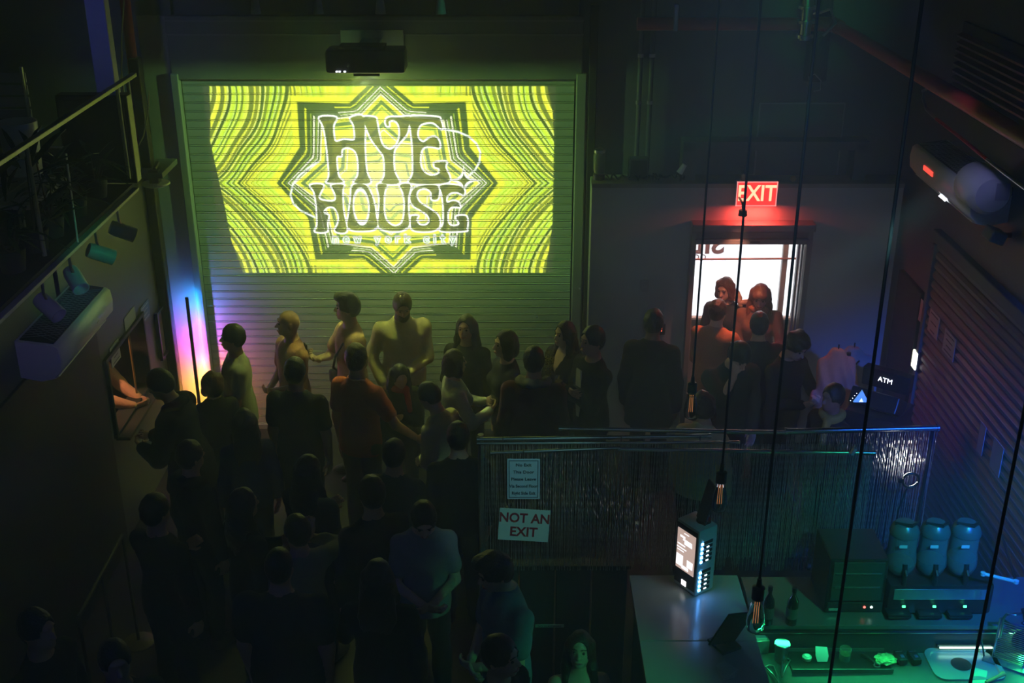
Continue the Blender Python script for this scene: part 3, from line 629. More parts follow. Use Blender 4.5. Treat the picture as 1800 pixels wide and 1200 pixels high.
    garment(tname, gp, .013*S+(.008 if coat > .05 else 0), tm, cuts)
    if not skirt:
        bp = legsP+[loft(dn, np.eye(3), [(.84*S,0,.01*S,.13*bw*S,.10*bw*S),(.93*S,0,.012*S,.172*bw*S,.118*bw*S),(1.02*S,0,.008*S,.155*bw*S,.105*bw*S)], .03)]
        garment('trousers', bp, .011*S, cloth(*bottom), [lambda x,y,z: .085*S-z, lambda x,y,z: z-1.0*S+sit], rip=(.003,30))
    for s in (-1,1):
        pr = [ell(np.array([s*.105,-.058+fy,.040])*S, np.array([.052,.138,.045])*S, None, .03), cone(np.array([s*.098,.02+fy,.05])*S, np.array([s*.098,.02+fy,.10])*S, .052*S, .046*S, .03)]
        garment('shoe', pr, .0, mat('shoe_%.2f' % shoes[0], shoes, .5), [lambda x,y,z: .002-z, lambda x,y,z: z-.11*S], .014, None)
    # hair
    hm = hairm(*hairc)
    if hair not in ('none',):
        cap = [ell(hp((0,.008,1.648)), np.array([.0745,.094,.106])*S, Th, .012)]; offc = {'buzz': .006, 'long': .010, 'bangs': .010, 'bob': .010}.get(hair, .012)*S
        if hair == 'quiff': cap += [ell(hp((0,-.060,1.733)), np.array([.050,.042,.024])*S, Th, .02), ell(hp((0,-.02,1.732)), np.array([.06,.07,.026])*S, Th, .02)]
        if hair == 'curly': cap += [ell(hp((math.cos(a)*.058,math.sin(a)*.07+.005,1.70+.025*math.sin(3*a))), np.array([.038,.038,.038])*S, Th, .012) for a in np.linspace(0,6.28,9)[:-1]]+[ell(hp((0,.0,1.745)), np.array([.06,.07,.03])*S, Th, .02)]
        if hair in ('long','bangs'):
            for s in (-1,1): cap.append(cone(hp((s*.070,.022,1.66)), hp((s*.088,.0,1.50)), .024*S, .024*S, .03)); cap.append(cone(hp((s*.088,.0,1.50)), tp((s*.105,-.060,1.33)), .024*S, .018*S, .03))
            cap += [loft(o_t, Tl, [(1.27*S,0,.085*S,.085*S,.022*S),(1.40*S,0,.085*S,.112*S,.040*S),(1.55*S,0,.060*S,.095*S,.058*S),(1.64*S,0,.03*S,.08*S,.08*S)], .03)]
        if hair == 'bangs': cap.append(ell(hp((0,-.068,1.690)), np.array([.060,.034,.036])*S, Th, .02))
        if hair == 'bob':
            for s in (-1,1): cap.append(cone(hp((s*.066,.01,1.67)), hp((s*.076,-.008,1.545)), .034*S, .032*S, .03))
            cap.append(ell(hp((0,.055,1.58)), np.array([.08,.052,.07])*S, Th, .03))
        if hair == 'bun': cap.append(ell(hp((0,.10,1.71)), np.array([.042,.042,.042])*S, Th, .01))
        if hair == 'beanie': offc = .017*S
        l0 = np.min([p[0] for p in cap], 0)-.05; h0 = np.max([p[1] for p in cap], 0)+.05; hs = fine*1.05
        G = Field(*[axis(l0[i],h0[i],hs) for i in range(3)])
        for p in cap: G.put(p, offc)
        if hair not in ('bald','buzz','beanie'): G.ripple(.0022*S, 120)
        faceb = {'long': (.066,1.618,.108), 'bob': (.068,1.614,.106), 'bangs': (.064,1.602,.092), 'beanie': (.2,1.585,.09)}.get(hair, (.066,1.605,.108))
        fx, fz, fh = faceb
        G.put(ell(hp((0,-.12,fz)), np.array([fx,.105,fh])*S, Th, .01), sub=True)
        if hair not in ('long','bangs','bob'):
            # sides above the ears, nape left clear
            G.put(ell(hp((0,-.045,1.555)), np.array([.13,.085,.082])*S, Th, .01), sub=True); G.put(ell(hp((0,.01,1.50)), np.array([.2,.2,.062])*S, Th, .01), sub=True)
        v, q = G.mesh()
        if len(v): np_mesh('hair' if hair != 'beanie' else 'beanie', v, q, [hm], root)
    if beard:
        G = Field(*[axis(hc[i]-.16*S,hc[i]+.14*S,fine) for i in range(3)])
        G.put(ell(hp((0,-.030,1.562)), np.array([.058,.068,.058])*S, Th, .03), .008*S); G.put(ell(hp((0,-.078,1.540)), np.array([.03,.026,.026])*S, Th, .018), .008*S)
        G.put(ell(hp((0,-.10,1.615)), np.array([.05,.06,.034])*S, Th, .01), sub=True); G.put(ell(hp((0,.05,1.62)), np.array([.12,.09,.08])*S, Th, .01), sub=True)
        v, q = G.mesh()
        if len(v): np_mesh('beard', v, q, [hm], root)
    if detail:
        for s in (-1,1):
            MB().lathe([(0,-.0085),(.006,-.007),(.0095,0),(.006,.007),(0,.0085)],n=12,M=Matrix(Th.tolist()).to_4x4()).build('eye', M_eye, root, True, loc=Vector(hp((s*.031,-.0835,1.640))))
            MB().tube([hp((s*.013,-.0945,1.664)), hp((s*.030,-.094,1.671)), hp((s*.050,-.080,1.663))], .0032*S, 6).build('eyebrow', hm, root)
        v = [hp((-.026,-.088,1.567)), hp((-.010,-.1015,1.570)), hp((0,-.102,1.568)), hp((.010,-.1015,1.570)), hp((.026,-.088,1.567))]
        if not beard: MB().tube(v, [.003*S,.007*S,.0072*S,.007*S,.003*S], 8).build('lips', M_lip, root, True)
    if scarf:
        G = Field(*[axis(l_,h_,.012) for l_, h_ in zip(tp((0,0,1.44))-.24*S, tp((0,0,1.44))+.24*S)])
        ring = [tp((.085*math.cos(a),.015+.078*math.sin(a),1.468+.012*math.sin(2*a))) for a in np.linspace(0,2*math.pi,13)]
        for a, b2 in zip(ring[:-1], ring[1:]): G.put(cone(a, b2, .032*S, .032*S, .02))
        G.put(cone(tp((.05,-.09,1.45)), tp((.065,-.135,1.26)), .034*S, .030*S, .02)); G.ripple(.004*S, 60)
        v, q = G.mesh(); np_mesh('scarf', v, q, [cloth(*scarf)], root)
    if hood:
        G = Field(*[axis(l_,h_,.013) for l_, h_ in zip(tp((0,.06,1.46))-.24*S, tp((0,.06,1.46))+.24*S)])
        for a in np.linspace(-.35,math.pi+.35,9): G.put(ell(tp((.105*math.cos(a),.02+.085*math.sin(a),1.465+.010*math.sin(a))), np.array([.045,.042,.034])*S, Tl, .03))
        G.ripple(.005*S, 75); v, q = G.mesh(); np_mesh('hood', v, q, [cloth(*hood)], root)
    PEOPLE.append(root)
    hw = {s: (Matrix.Translation(base) @ Matrix.Rotation(base_rot,4,'Z') @ Vector(w+np.asarray(hd)/np.linalg.norm(hd)*.075*S)) for w, hd, nrm, curl, s in hands}
    return root, hw

# ------------------------------------------------------------------ the crowd
BLK = ('black_cotton',(.012,.012,.014)); NAVY = ('navy_cotton',(.012,.016,.028)); CHAR = ('charcoal_wool',(.03,.031,.034))
HB = ('black',(.010,.009,.008)); HDB = ('dark_brown',(.030,.016,.009)); HBR = ('brown',(.085,.042,.022)); HAU = ('auburn',(.13,.045,.025))
# along the shutter, left to right
person('man in a grey green tee seen in profile by the rainbow corner lamp', 408,570, 1.72, face=-72, hyaw=-16, skin='tan', hair='short', hairc=HB, top=('grey_green_tee',(.30,.31,.25)), sleeve='short', armL='belly', armR='belly', detail=True, build=1.06)
person('shaved headed man in an orange brown tee facing left', 506,546, 1.74, face=-55, hyaw=-22, skin='tan', hair='none', hairc=HDB, top=('rust_tee',(.40,.20,.12)), sleeve='short', armL='belly', armR='belly', detail=True)
p_tan, hw_tan = person('dark haired man in a tan tee with a sling bag strap', 610,516, 1.82, face=-62, hyaw=-25, skin='fair', hair='quiff', hairc=HB, top=('tan_tee',(.46,.29,.17)), sleeve='short', armL='down', armR='phone', detail=True, build=.97)
person('bearded man in a beige knit sweater looking down at the shutter', 707,514, 1.79, face=12, hpitch=.42, skin='tan', hair='short', hairc=HDB, top=('beige_knit',(.42,.36,.22)), armL='belly', armR='pocket', detail=True, beard=True, build=1.10)
person('woman with long black hair in a dark top beside the sweater man', 820,553, 1.66, face=-18, skin='tan', hair='long', hairc=HB, top=BLK, armL='down', armR='belly', female=True, detail=True)
person('woman with dark hair and a lit face in profile facing left', 890,580, 1.72, face=-70, skin='fair', hair='bob', hairc=HB, top=CHAR, female=True, detail=True)
p_seq, hw_seq = person('smiling woman in a black blazer over a gold sequin top', 994,564, 1.63, face=-48, hyaw=-8, skin='fair', hair='long', hairc=HDB, top=BLK, armL='hold', armR='belly', female=True, detail=True, neck='vee', coat=.06)
p_suit, hw_suit = person('man in an open dark jacket and pale shirt holding a drink', 1043,573, 1.80, face=-62, skin='tan', hair='short', hairc=HB, top=('black_suit',(.014,.014,.017)), armL='chest', armR='chest', detail=True)
person('tall figure in black standing against the grey vestibule wall', 1150,543, 1.78, face=160, skin='brown', hair='short', hairc=HB, top=BLK, coat=.12)
# second row
person('figure in a black tee with its back turned below the shaved headed man', 516,628, 1.74, face=168, skin='tan', hair='short', hairc=HB, top=BLK, sleeve='short', build=1.08)
person('man in a red orange tee reaching out with his right arm', 624,604, 1.82, face=150, hyaw=20, skin='tan', hair='short', hairc=HDB, top=('red_orange_tee',(.42,.085,.035)), sleeve='short', armR=((.42,-.16,.98),(.8,-.35,-.3),.35), armL='down', bottom=('khaki',(.12,.085,.05)), detail=True)
person('dark haired woman wearing a red scarf below the bearded man', 702,640, 1.48, face=20, hpitch=.35, skin='fair', hair='long', hairc=HB, top=BLK, scarf=('red_scarf',(.40,.04,.03)), female=True, armL='chest')
person('person in a pale yellow sweater half hidden behind the red scarf', 752,672, 1.62, face=-120, hpitch=.25, lean=.2, skin='fair', hair='short', hairc=HB, top=('pale_yellow_knit',(.42,.38,.20)), armR='belly', armL='belly')
p_wht, hw_wht = person('person in a pale grey sweater raising a drink with both hands', 798,614, 1.62, face=105, hyaw=10, skin='fair', hair='bob', hairc=HDB, top=('pale_grey_sweater',(.46,.48,.46)), armL='hold', armR='hold', female=True, detail=True)
person('man in a maroon jacket with a grey fleece hood seen from behind', 938,609, 1.77, face=172, skin='tan', hair='short', hairc=HDB, top=('maroon_jacket',(.11,.035,.03)), hood=('grey_fleece',(.24,.23,.18)), build=1.12)
# left corner
person('hooded dark figure bending to the ticket window', 278,650, 1.76, face=-95, lean=.18, hpitch=.25, skin='tan', hair='beanie', hairc=('black_knit',(.013,.013,.015)), top=('black_puffer',(.014,.014,.016)), armL='hold', armR='hold', coat=.07, build=1.18, hood=BLK)
person('short person with a light streak in the hair at the corner lamp', 372,652, 1.49, face=-150, skin='fair', hair='bob', hairc=HBR, top=BLK, female=True)
p_att, hw_att = person('ticket clerk in a peach sleeve lit warmly inside the booth', 225,628, 1.66, face=88, lean=.12, hpitch=.4, skin='tan', hair='short', hairc=HB, top=('peach_shirt',(.62,.34,.22)), armL=((.05,-.40,1.08),(-.3,-.9,-.1),.6), armR=((.14,-.42,1.10),(-.5,-.8,.0),.6), base=Vector((-3.70,9.28,0)), detail=True)
# doorway
person('woman in a dark jacket in the doorway with a hand in her auburn hair', 1276,487, 1.63, face=-22, hyaw=-14, hpitch=.22, skin='fair', hair='bob', hairc=HAU, top=('ink_jacket',(.018,.022,.034)), armL='headtouch', armR='down', female=True, detail=True)
person('woman with long reddish hair and a brown shawl in the doorway', 1339,499, 1.70, face=-14, hpitch=.42, skin='fair', hair='bangs', hairc=HAU, top=('brown_shawl',(.17,.075,.045)), armL='hold', armR='belly', female=True, detail=True, scarf=('rust_shawl',(.36,.13,.075)))
person('man in a long tan coat at the left of the doorway', 1262,526, 1.65, face=150, hyaw=-10, skin='fair', hair='short', hairc=HDB, top=('tan_overcoat',(.42,.19,.10)), coat=.28, armL='belly', armR='hold', bottom=('pale_trousers',(.45,.38,.34)), detail=True)
person('figure in a navy coat with its back turned in the middle of the doorway', 1336,548, 1.71, face=176, skin='tan', hair='short', hairc=HB, top=NAVY, coat=.2, build=1.05)
person('person in an olive jacket bowing with a hand over the face', 1304,602, 1.76, face=18, lean=.12, hpitch=.5, skin='fair', hair='beanie', hairc=('black_knit',(.013,.013,.015)), top=('olive_jacket',(.035,.045,.03)), armL='down', armR='face', detail=True, build=1.12)
person('young man in black looking down at the right side of the doorway', 1403,586, 1.70, face=35, hpitch=.5, skin='fair', hair='curly', hairc=HB, top=BLK, armL='hold', armR='hold', detail=True)
person('person with a yellow speckled scarf in front of the hanging coats', 1467,674, 1.62, face=-60, skin='brown', hair='short', hairc=HB, top=BLK, scarf=('yellow_speckled',(.25,.20,.04)))
person('person in a beige sweater with brown hair behind the curtain rods', 1236,688, 1.64, face=150, hyaw=35, hpitch=.6, lean=.12, skin='fair', hair='bob', hairc=HBR, top=('beige_sweater',(.62,.56,.38)), female=True, detail=True)
# dark middle of the floor
person('dark figure wearing blue sequins below the man in grey green', 428,718, 1.58, face=-160, skin='tan', hair='long', hairc=HB, top=('blue_sequin',(.010,.016,.10)), female=True, coarse=True)
person('dark figure in a black hoodie behind the railing stripe', 330,775, 1.70, face=140, skin='tan', hair='short', hairc=HB, top=BLK, hood=BLK, coarse=True)
person('dark figure in black in the middle of the floor left of the red orange tee', 540,800, 1.68, face=150, skin='tan', hair='long', hairc=HB, top=BLK, coarse=True, armL='hold')
person('dark figure with a raised pale sleeve on the dance floor', 520,905, 1.66, face=-140, skin='tan', hair='short', hairc=HB, top=('pale_olive_shirt',(.20,.21,.12)), armR=((.20,-.20,1.42),(.2,-.2,.95),.5), coarse=True)
for px, py, h, f, hr, lab in ((692,772,1.66,165,'short','barely visible dark figure right below the red scarf'),(652,838,1.78,-150,'short','barely visible dark figure below the red orange tee'),
        (424,858,1.66,130,'long','dark long haired figure beside the pale paper bag'),(268,868,1.72,150,'short','dark figure closest to the brass queue rail'),
        (664,985,1.70,175,'long','dark long haired figure between the broad back and the white tee'),(806,742,1.70,-170,'short','dark figure left of the curtain end post')):
    person(lab, px, py, h, face=f, skin='tan', hair=hr, hairc=HB, top=BLK, coarse=True, armL='hold' if f > 0 else 'down')
person('man in a white tee looking down left of the bead curtain', 744,884, 1.74, face=8, hpitch=.55, skin='fair', hair='short', hairc=HB, top=('white_tee',(.22,.23,.25)), sleeve='short', armL='belly', armR='belly', detail=True, build=.9)
person('man in a collared blue shirt in profile under the not an exit sign', 868,972, 1.76, face=-58, hyaw=-18, hpitch=.35, skin='fair', hair='quiff', hairc=HDB, top=('slate_blue_shirt',(.16,.20,.28)), sleeve='short', armL='belly', armR='belly', neck='high', detail=True)
person('dark haired man in profile at the bottom edge facing right', 878,1118, 1.70, face=55, hyaw=12, skin='fair', hair='short', hairc=HB, top=BLK, detail=True)
p_wom, hw_wom = person('smiling woman in a strap top lit green at the bar corner', 1020,1112, 1.58, sit=.50, face=6, hyaw=-14, hpitch=-.22, skin='fair', hair='long', hairc=HDB, top=('black_strap_top',(.012,.012,.014)), sleeve='none', neck='strap', bare=True, armL='hold', armR='down', female=True, detail=True)
person('broad shouldered figure in a dark tee seen from behind at the bottom', 488,965, 1.78, face=176, skin='tan', hair='buzz', hairc=HB, top=('washed_black_tee',(.03,.028,.03)), sleeve='short', build=1.22, coarse=True)
person('dark haired figure at the bottom left edge lit faintly blue', 195,1128, 1.70, face=30, skin='tan', hair='short', hairc=HB, top=NAVY, coarse=True)
person('dark figure at the far left bottom corner facing the room', 58,1072, 1.74, face=70, skin='tan', hair='short', hairc=HB, top=BLK, coarse=True)
# things held
M_cup = mat('clear_plastic_cup', (.85,.88,.85), .1, var=0, trans=.85, ior=1.2)
M_drink = mat('amber_drink', (.45,.22,.05), .2, var=0)
def cup(label, loc):
    t = thing('drinking_cup', label, 'cup', loc, group='cups held by guests')
    MB().lathe([(.030,-.06),(.038,.05),(.036,.05),(.028,-.056)],n=16).build('cup_wall', M_cup, t, True)
    MB().lathe([(.0,-.055),(.028,-.055),(.033,.015),(0,.015)],n=16).build('drink', M_drink, t, True)
cup('plastic cup raised by the person in the pale grey sweater', (hw_wht[1]+hw_wht[-1])/2+Vector((.02,0,.04)))
cup('plastic cup held by the man in the open dark jacket', hw_suit[1]+Vector((-.02,-.02,.03)))
ph = thing('smartphone', 'dark phone held up by the man in the tan tee', 'phone', hw_tan[-1]+Vector((-.03,-.01,.05)), R(-60))
MB().box((0,0,0),(.072,.009,.148),ch=.003).build('case', M_black, ph); MB().box((0,.0052,0),(.064,.001,.136)).build('screen', mat('phone_screen', (.01,.01,.012), .1, var=0), ph)
# strap of the sling bag, sequin panel: worn, so parts of the wearer
def worn(name, root, mb, m, smooth=True): return mb.build(name, m, root, smooth)
worn('bag_strap', p_tan, MB().tube([(.12,.02,1.47),(.09,-.10,1.40),(.0,-.145,1.25),(-.10,-.14,1.10),(-.18,-.05,1.0),(-.10,.13,1.10),(.05,.13,1.36),(.12,.02,1.47)],.012,6), mat('black_webbing', (.02,.02,.02), .8))
worn('sling_bag', p_tan, MB().box((-.20,-.06,.97),(.07,.17,.13),ch=.02), mat('black_webbing', (.02,.02,.02), .8))
sq = MB()
for i in range(9):
    for j in range(26):
        a = (i-4)*.016; z = 1.40-j*.013
        if abs(a) < .015+.32*(z-1.05)*.22+.02: sq.lathe([(0,0),(.0065,.001)],c=(a+.004*(j % 2),-.180-.02*math.sin((1.45-z)*5)+a*a*2,z),n=6,M=Matrix.Rotation(R(90)+random.uniform(-.5,.5),4,'X')@Matrix.Rotation(random.uniform(-.5,.5),4,'Y'))
s_ = worn('sequin_panel', p_seq, sq, mat('gold_sequins', (.75,.62,.25), .22, 1., var=.2), False); s_['kind'] = 'stuff'
worn('shirt_front', p_suit, MB().prism([(-.035,1.44),(.035,1.44),(.045,1.20),(.02,1.0),(-.02,1.0),(-.045,1.20)],1,-.131,-.118), mat('cloth_ivory', (.55,.54,.48), .8))

q = p_wom.location
st = thing('bar_stool', 'low black stool under the smiling woman at the bar corner', 'stool', (q.x,q.y+.02,0))
MB().lathe([(0,.29),(.16,.29),(.165,.305),(.15,.325),(0,.328)],n=24).build('seat', M_black, st, True)
for k in range(4): MB().tube([(.11*math.cos(k*1.57+.8),.11*math.sin(k*1.57+.8),.29),(.16*math.cos(k*1.57+.8),.16*math.sin(k*1.57+.8),0)],.012,8).build('leg', M_steel, st)

# ------------------------------------------------------------------ projector with its slide, throwing the picture on the shutter
IX0, IX1, IZ0, IZ1 = -2.785, .385, 1.692, 3.470            # picture on the shutter
LP = Vector((-1.235, 10.02, 3.800))                         # lamp inside the projector
pj = thing('projector', 'black short throw projector on a white wall bracket above the shutter picture', 'projector', (LP.x,LP.y,LP.z))
YS_ = YW+.024; SC = .020
def norm_(x, z):
    dx, dy, dz = x-LP.x, YS_-LP.y, z-LP.z; r2 = dx*dx+dy*dy+dz*dz; return dy/r2**1.5
NX, NY = 600, 320
xs_ = np.linspace(IX0, IX1, NX); zs_ = np.linspace(IZ1, IZ0, NY)
xa = np.concatenate([np.linspace(-6.2,IX0-.012,26), xs_, np.linspace(IX1+.012,4.2,26)])
za = np.concatenate([np.linspace(3.780,IZ1+.012,10), zs_, np.linspace(IZ0-.012,-.6,26)])
rgb = np.zeros((len(za), len(xa), 3))
gx, gz = np.meshgrid(xa, za)
ddx = np.maximum(np.maximum(IX0-gx, gx-IX1), 0); ddz = np.maximum(np.maximum(IZ0-gz, 1.6*(gz-IZ1)), 0); dist = np.hypot(ddx, ddz)
stray = .034*np.exp(-dist/.55)+.0055*np.exp(-dist/2.2)
rgb[:] = stray[...,None]*np.array([.48,1.25,.28])
pic = picture(np.linspace(0,1800,NX), np.linspace(0,957,NY))
rgb[10:10+NY, 26:26+NX] = pic*.92+.016*np.array([.7,1.,.4])
nm = norm_(gx, gz); nmin = norm_(np.array(IX1-.0), np.array(IZ0)); T = np.clip(nmin/nm, 0, 1)
T = np.where(gz > 3.55, T*np.clip((3.72-gz)/.17,0,1), T)
rgb *= T[...,None]
pts = np.stack([(gx-LP.x)*SC, np.full(gx.shape,(YS_-LP.y)*SC), (gz-LP.z)*SC], -1).reshape(-1,3)
nr, nc = gx.shape; ii = np.arange(nr*nc).reshape(nr,nc)
me = bpy.data.meshes.new('slide'); me.from_pydata(pts.tolist(), [], np.stack([ii[:-1,:-1],ii[:-1,1:],ii[1:,1:],ii[1:,:-1]],-1).reshape(-1,4).tolist())
ca = me.color_attributes.new('picture','FLOAT_COLOR','POINT')
ca.data.foreach_set('color', np.concatenate([rgb.reshape(-1,3),np.ones((nr*nc,1))],1).astype(np.float32).ravel())
ms = bpy.data.materials.new('projector_slide'); ms.use_nodes = True; n_ = ms.node_tree.nodes; n_.clear()
at_ = n_.new('ShaderNodeVertexColor'); at_.layer_name = 'picture'; tr_ = n_.new('ShaderNodeBsdfTransparent'); ou_ = n_.new('ShaderNodeOutputMaterial')
ms.node_tree.links.new(at_.outputs['Color'], tr_.inputs['Color']); ms.node_tree.links.new(tr_.outputs[0], ou_.inputs['Surface'])
me.materials.append(ms); link('slide', me, pj)
gl0 = light('crowd_fill', 'SPOT', (0,-.10,-.10), 190, (.80,1.,.20), aim=(0,-.22,-1), spot_size=R(88), spot_blend=1., shadow_soft_size=.03); gl0.parent = pj  # added spot below the projector, lights the shoulders of the crowd
pl = light('projector_lamp', 'POINT', (0,0,0), 9000, (1.,1.,.98), shadow_soft_size=0.); pl.parent = pj
x0, x1 = (xa[0]-LP.x)*SC, (xa[-1]-LP.x)*SC; zlo, zhi = (za[-1]-LP.z)*SC, (za[0]-LP.z)*SC; yb = (YS_-LP.y)*SC
e = .006                                                    # light engine: box closed on all sides but the slide
mbx = MB().box(((x0+x1)/2,(yb-.03)/2+.001,zhi+.018),(x1-x0+2*e,yb+.034,.022)).box(((x0+x1)/2,yb+.001,zhi+.008),(x1-x0+2*e,.0025,.0165)).box(((x0+x1)/2,(yb-.03)/2,zlo-e/2),(x1-x0+2*e,yb+.03,e))
mbx.box(((x0+x1)/2,-.03-e/2,(zlo+zhi)/2),(x1-x0+2*e,e,zhi-zlo+.05)).box((x0-e/2,(yb-.03)/2,(zlo+zhi)/2),(e,yb+.03,zhi-zlo+.05)).box((x1+e/2,(yb-.03)/2,(zlo+zhi)/2),(e,yb+.03,zhi-zlo+.05))
mbx.build('light_engine', M_black, pj)
a, b = P(570,88,Y=9.72), P(713,130,Y=9.72)
MB().box(((a.x+b.x)/2-LP.x,9.84-LP.y,(a.z+b.z)/2-LP.z),(b.x-a.x,.26,a.z-b.z),ch=.03).build('housing', mat('projector_black', (.025,.026,.025), .4, var=.05), pj, True)
for k, xx in enumerate((592,597,606)):
    q = P(xx,126,Y=9.705); MB().box(q-LP,(.016,.008,.010)).build('status_light', mat('white_glow', (1,1,1), .3, var=0, emit=(.75,.85,1), strength=6), pj)
MB().box((.0,9.85-LP.y,a.z-LP.z+.012),(.38,.20,.02),ch=.004).build('mount_plate', M_black, pj)
a, b = P(598,52,Y=10.54), P(711,100,Y=10.54)
MB().box(((a.x+b.x)/2-LP.x,10.535-LP.y,(a.z+b.z)/2-LP.z),(b.x-a.x,.03,a.z-b.z),ch=.004).build('bracket_plate', mat('grey_bracket', (.45,.46,.44), .5), pj)
MB().box(((a.x+b.x)/2-LP.x,10.24-LP.y,(a.z+b.z)/2-LP.z+.0),(.18,.58,.10),ch=.01).build('bracket_arm', mat('grey_bracket', (.45,.46,.44), .5), pj)

# ------------------------------------------------------------------ rainbow lamp in the corner
b0 = P(347,700,Y=10.28)
cl = thing('corner_floor_lamp', 'slim black corner lamp washing the wall in rainbow light', 'floor lamp', (P(338,600,Y=10.40).x,10.40,0))
MB().box((0,-.012,.78),(.030,.022,1.48),ch=.003).build('pole', M_black, cl)
MB().lathe([(0,0),(.13,0),(.13,.012),(.03,.02),(.018,.04),(0,.04)],n=24).build('base', M_black, cl, True)
m = bpy.data.materials.new('rainbow_led_strip'); m.use_nodes = True; n_ = m.node_tree.nodes; n_.clear()
tc = n_.new('ShaderNodeTexCoord'); sp = n_.new('ShaderNodeSeparateXYZ'); mr = n_.new('ShaderNodeMapRange'); mr.inputs[1].default_value = .35; mr.inputs[2].default_value = 1.52
cr = n_.new('ShaderNodeValToRGB'); em = n_.new('ShaderNodeEmission'); ou = n_.new('ShaderNodeOutputMaterial'); em.inputs['Strength'].default_value = 250
stops = [(.0,(1,.55,.08)),(.20,(1,.42,.05)),(.36,(1,.18,.18)),(.48,(.95,.10,.62)),(.62,(.42,.12,1)),(.82,(.04,.18,.85)),(.93,(.0,.25,.7)),(1.,(.0,.12,.3))]
while len(cr.color_ramp.elements) < len(stops): cr.color_ramp.elements.new(.5)
for el_, (p_, c_) in zip(cr.color_ramp.elements, stops): el_.position = p_; el_.color = c_+(1,)
L_ = m.node_tree.links; L_.new(tc.outputs['Object'], sp.inputs[0]); L_.new(sp.outputs['Z'], mr.inputs[0]); L_.new(mr.outputs[0], cr.inputs[0]); L_.new(cr.outputs[0], em.inputs['Color']); L_.new(em.outputs[0], ou.inputs['Surface'])
MB().box((-.0,.004,.93),(.022,.008,1.14)).build('led_strip', m, cl)

# ------------------------------------------------------------------ exit sign
c0, c1 = P(1296,319,Y=10.2), P(1364,362,Y=10.2)
ex = thing('exit_sign', 'lit red EXIT sign with pale letters above the street door', 'sign', ((c0.x+c1.x)/2,10.2,(c0.z+c1.z)/2))
w_, h_ = c1.x-c0.x, c0.z-c1.z
MB().box((0,.03,0),(w_,.05,h_),ch=.004).build('housing', M_white, ex)
MB().box((0,.0,0),(w_-.02,.006,h_-.016)).build('face', mat('red_sign_face', (.5,.02,.02), .3, var=0, emit=(1,.035,.03), strength=1.7), ex)
for d in ((0,h_/2-.004,w_,.008),(0,-h_/2+.004,w_,.008)): MB().box((d[0],-.003,d[1]),(d[2],.008,d[3])).build('edge_strip', mat('pink_edge', (.6,.3,.3), .3, var=0, emit=(1,.3,.28), strength=1.3), ex)
for s in (-1,1): MB().box((s*(w_/2-.004),-.003,0),(.008,.008,h_)).build('edge_strip', mat('pink_edge'), ex)
text('lettering', 'EXIT', .205, mat('exit_letters', (.8,.5,.4), .3, var=0, emit=(1,.42,.24), strength=2.6), ex, (0,-.005,0), (R(90),0,0), sx=.83, bold=.004)
MB().tube([(-w_/2+.06,.04,h_/2),(-w_/2+.06,.04,h_/2+.05),(-w_/2+.06,.12,h_/2+.06)],.018).build('conduit', M_wall, ex)
light('exit_glow', 'AREA', (0,-.02,-h_/2-.02), 9, (1,.06,.04), shape='RECTANGLE', size=.34, size_y=.06).parent = ex
q = P(1394,314,Y=10.32)
tag(MB().lathe([(.012,-.008),(.026,-.008),(.026,.008),(.012,.008),(.012,-.008)],M=Matrix.Rotation(R(90),4,'X')).build('wall_ring', mat('brass', (.5,.32,.12), .35, 1.), None, True, loc=q), 'small brass ring on the wall right of the exit sign', 'ring')
# unseen orange lamp added inside the passage to light the doorway people
hl = thing('added_doorway_lamp', 'unseen orange lamp added under the passage ceiling behind the roller box', 'lamp', ((DX0+DX1)/2+.0,10.80,2.52))
MB().box((0,0,.05),(.6,.10,.05),ch=.01).build('housing', M_black, hl); [MB().tube([(s*.2,0,.07),(s*.2,0,.43)],.008).build('hanger', M_black, hl) for s in (-1,1)]  # housing and hangers of the added lamp
MB().tube([(-.26,0,.012),(.26,0,.012)],.010).build('glow_tube', mat('orange_glow', (1,.3,.1), .3, var=0, emit=(1,.22,.08), strength=5), hl)
light('doorway_glow', 'AREA', (0,0,0), 80, (1,.40,.24), aim=(0,-.15,-1), shape='RECTANGLE', size=.5, size_y=.08).parent = hl
dl = thing('added_downlight', 'small warm red lamp added under the ledge to light the doorway', 'lamp', (P(1300,385,Y=10.1).x,9.98,2.46))
MB().lathe([(0,.05),(.035,.05),(.04,0),(.03,0),(.03,.03),(0,.03)],n=16).build('can', M_black, dl, True); MB().tube([(0,0,.05),(0,.05,.10),(0,.33,.10)],.01).build('arm', M_black, dl)  # can and arm of the added lamp
light('doorway_fill', 'SPOT', (0,0,-.01), 90, (1,.32,.17), aim=(0,.22,-1), spot_size=R(58), spot_blend=1., shadow_soft_size=.03).parent = dl  # added warm fill on the people in the doorway

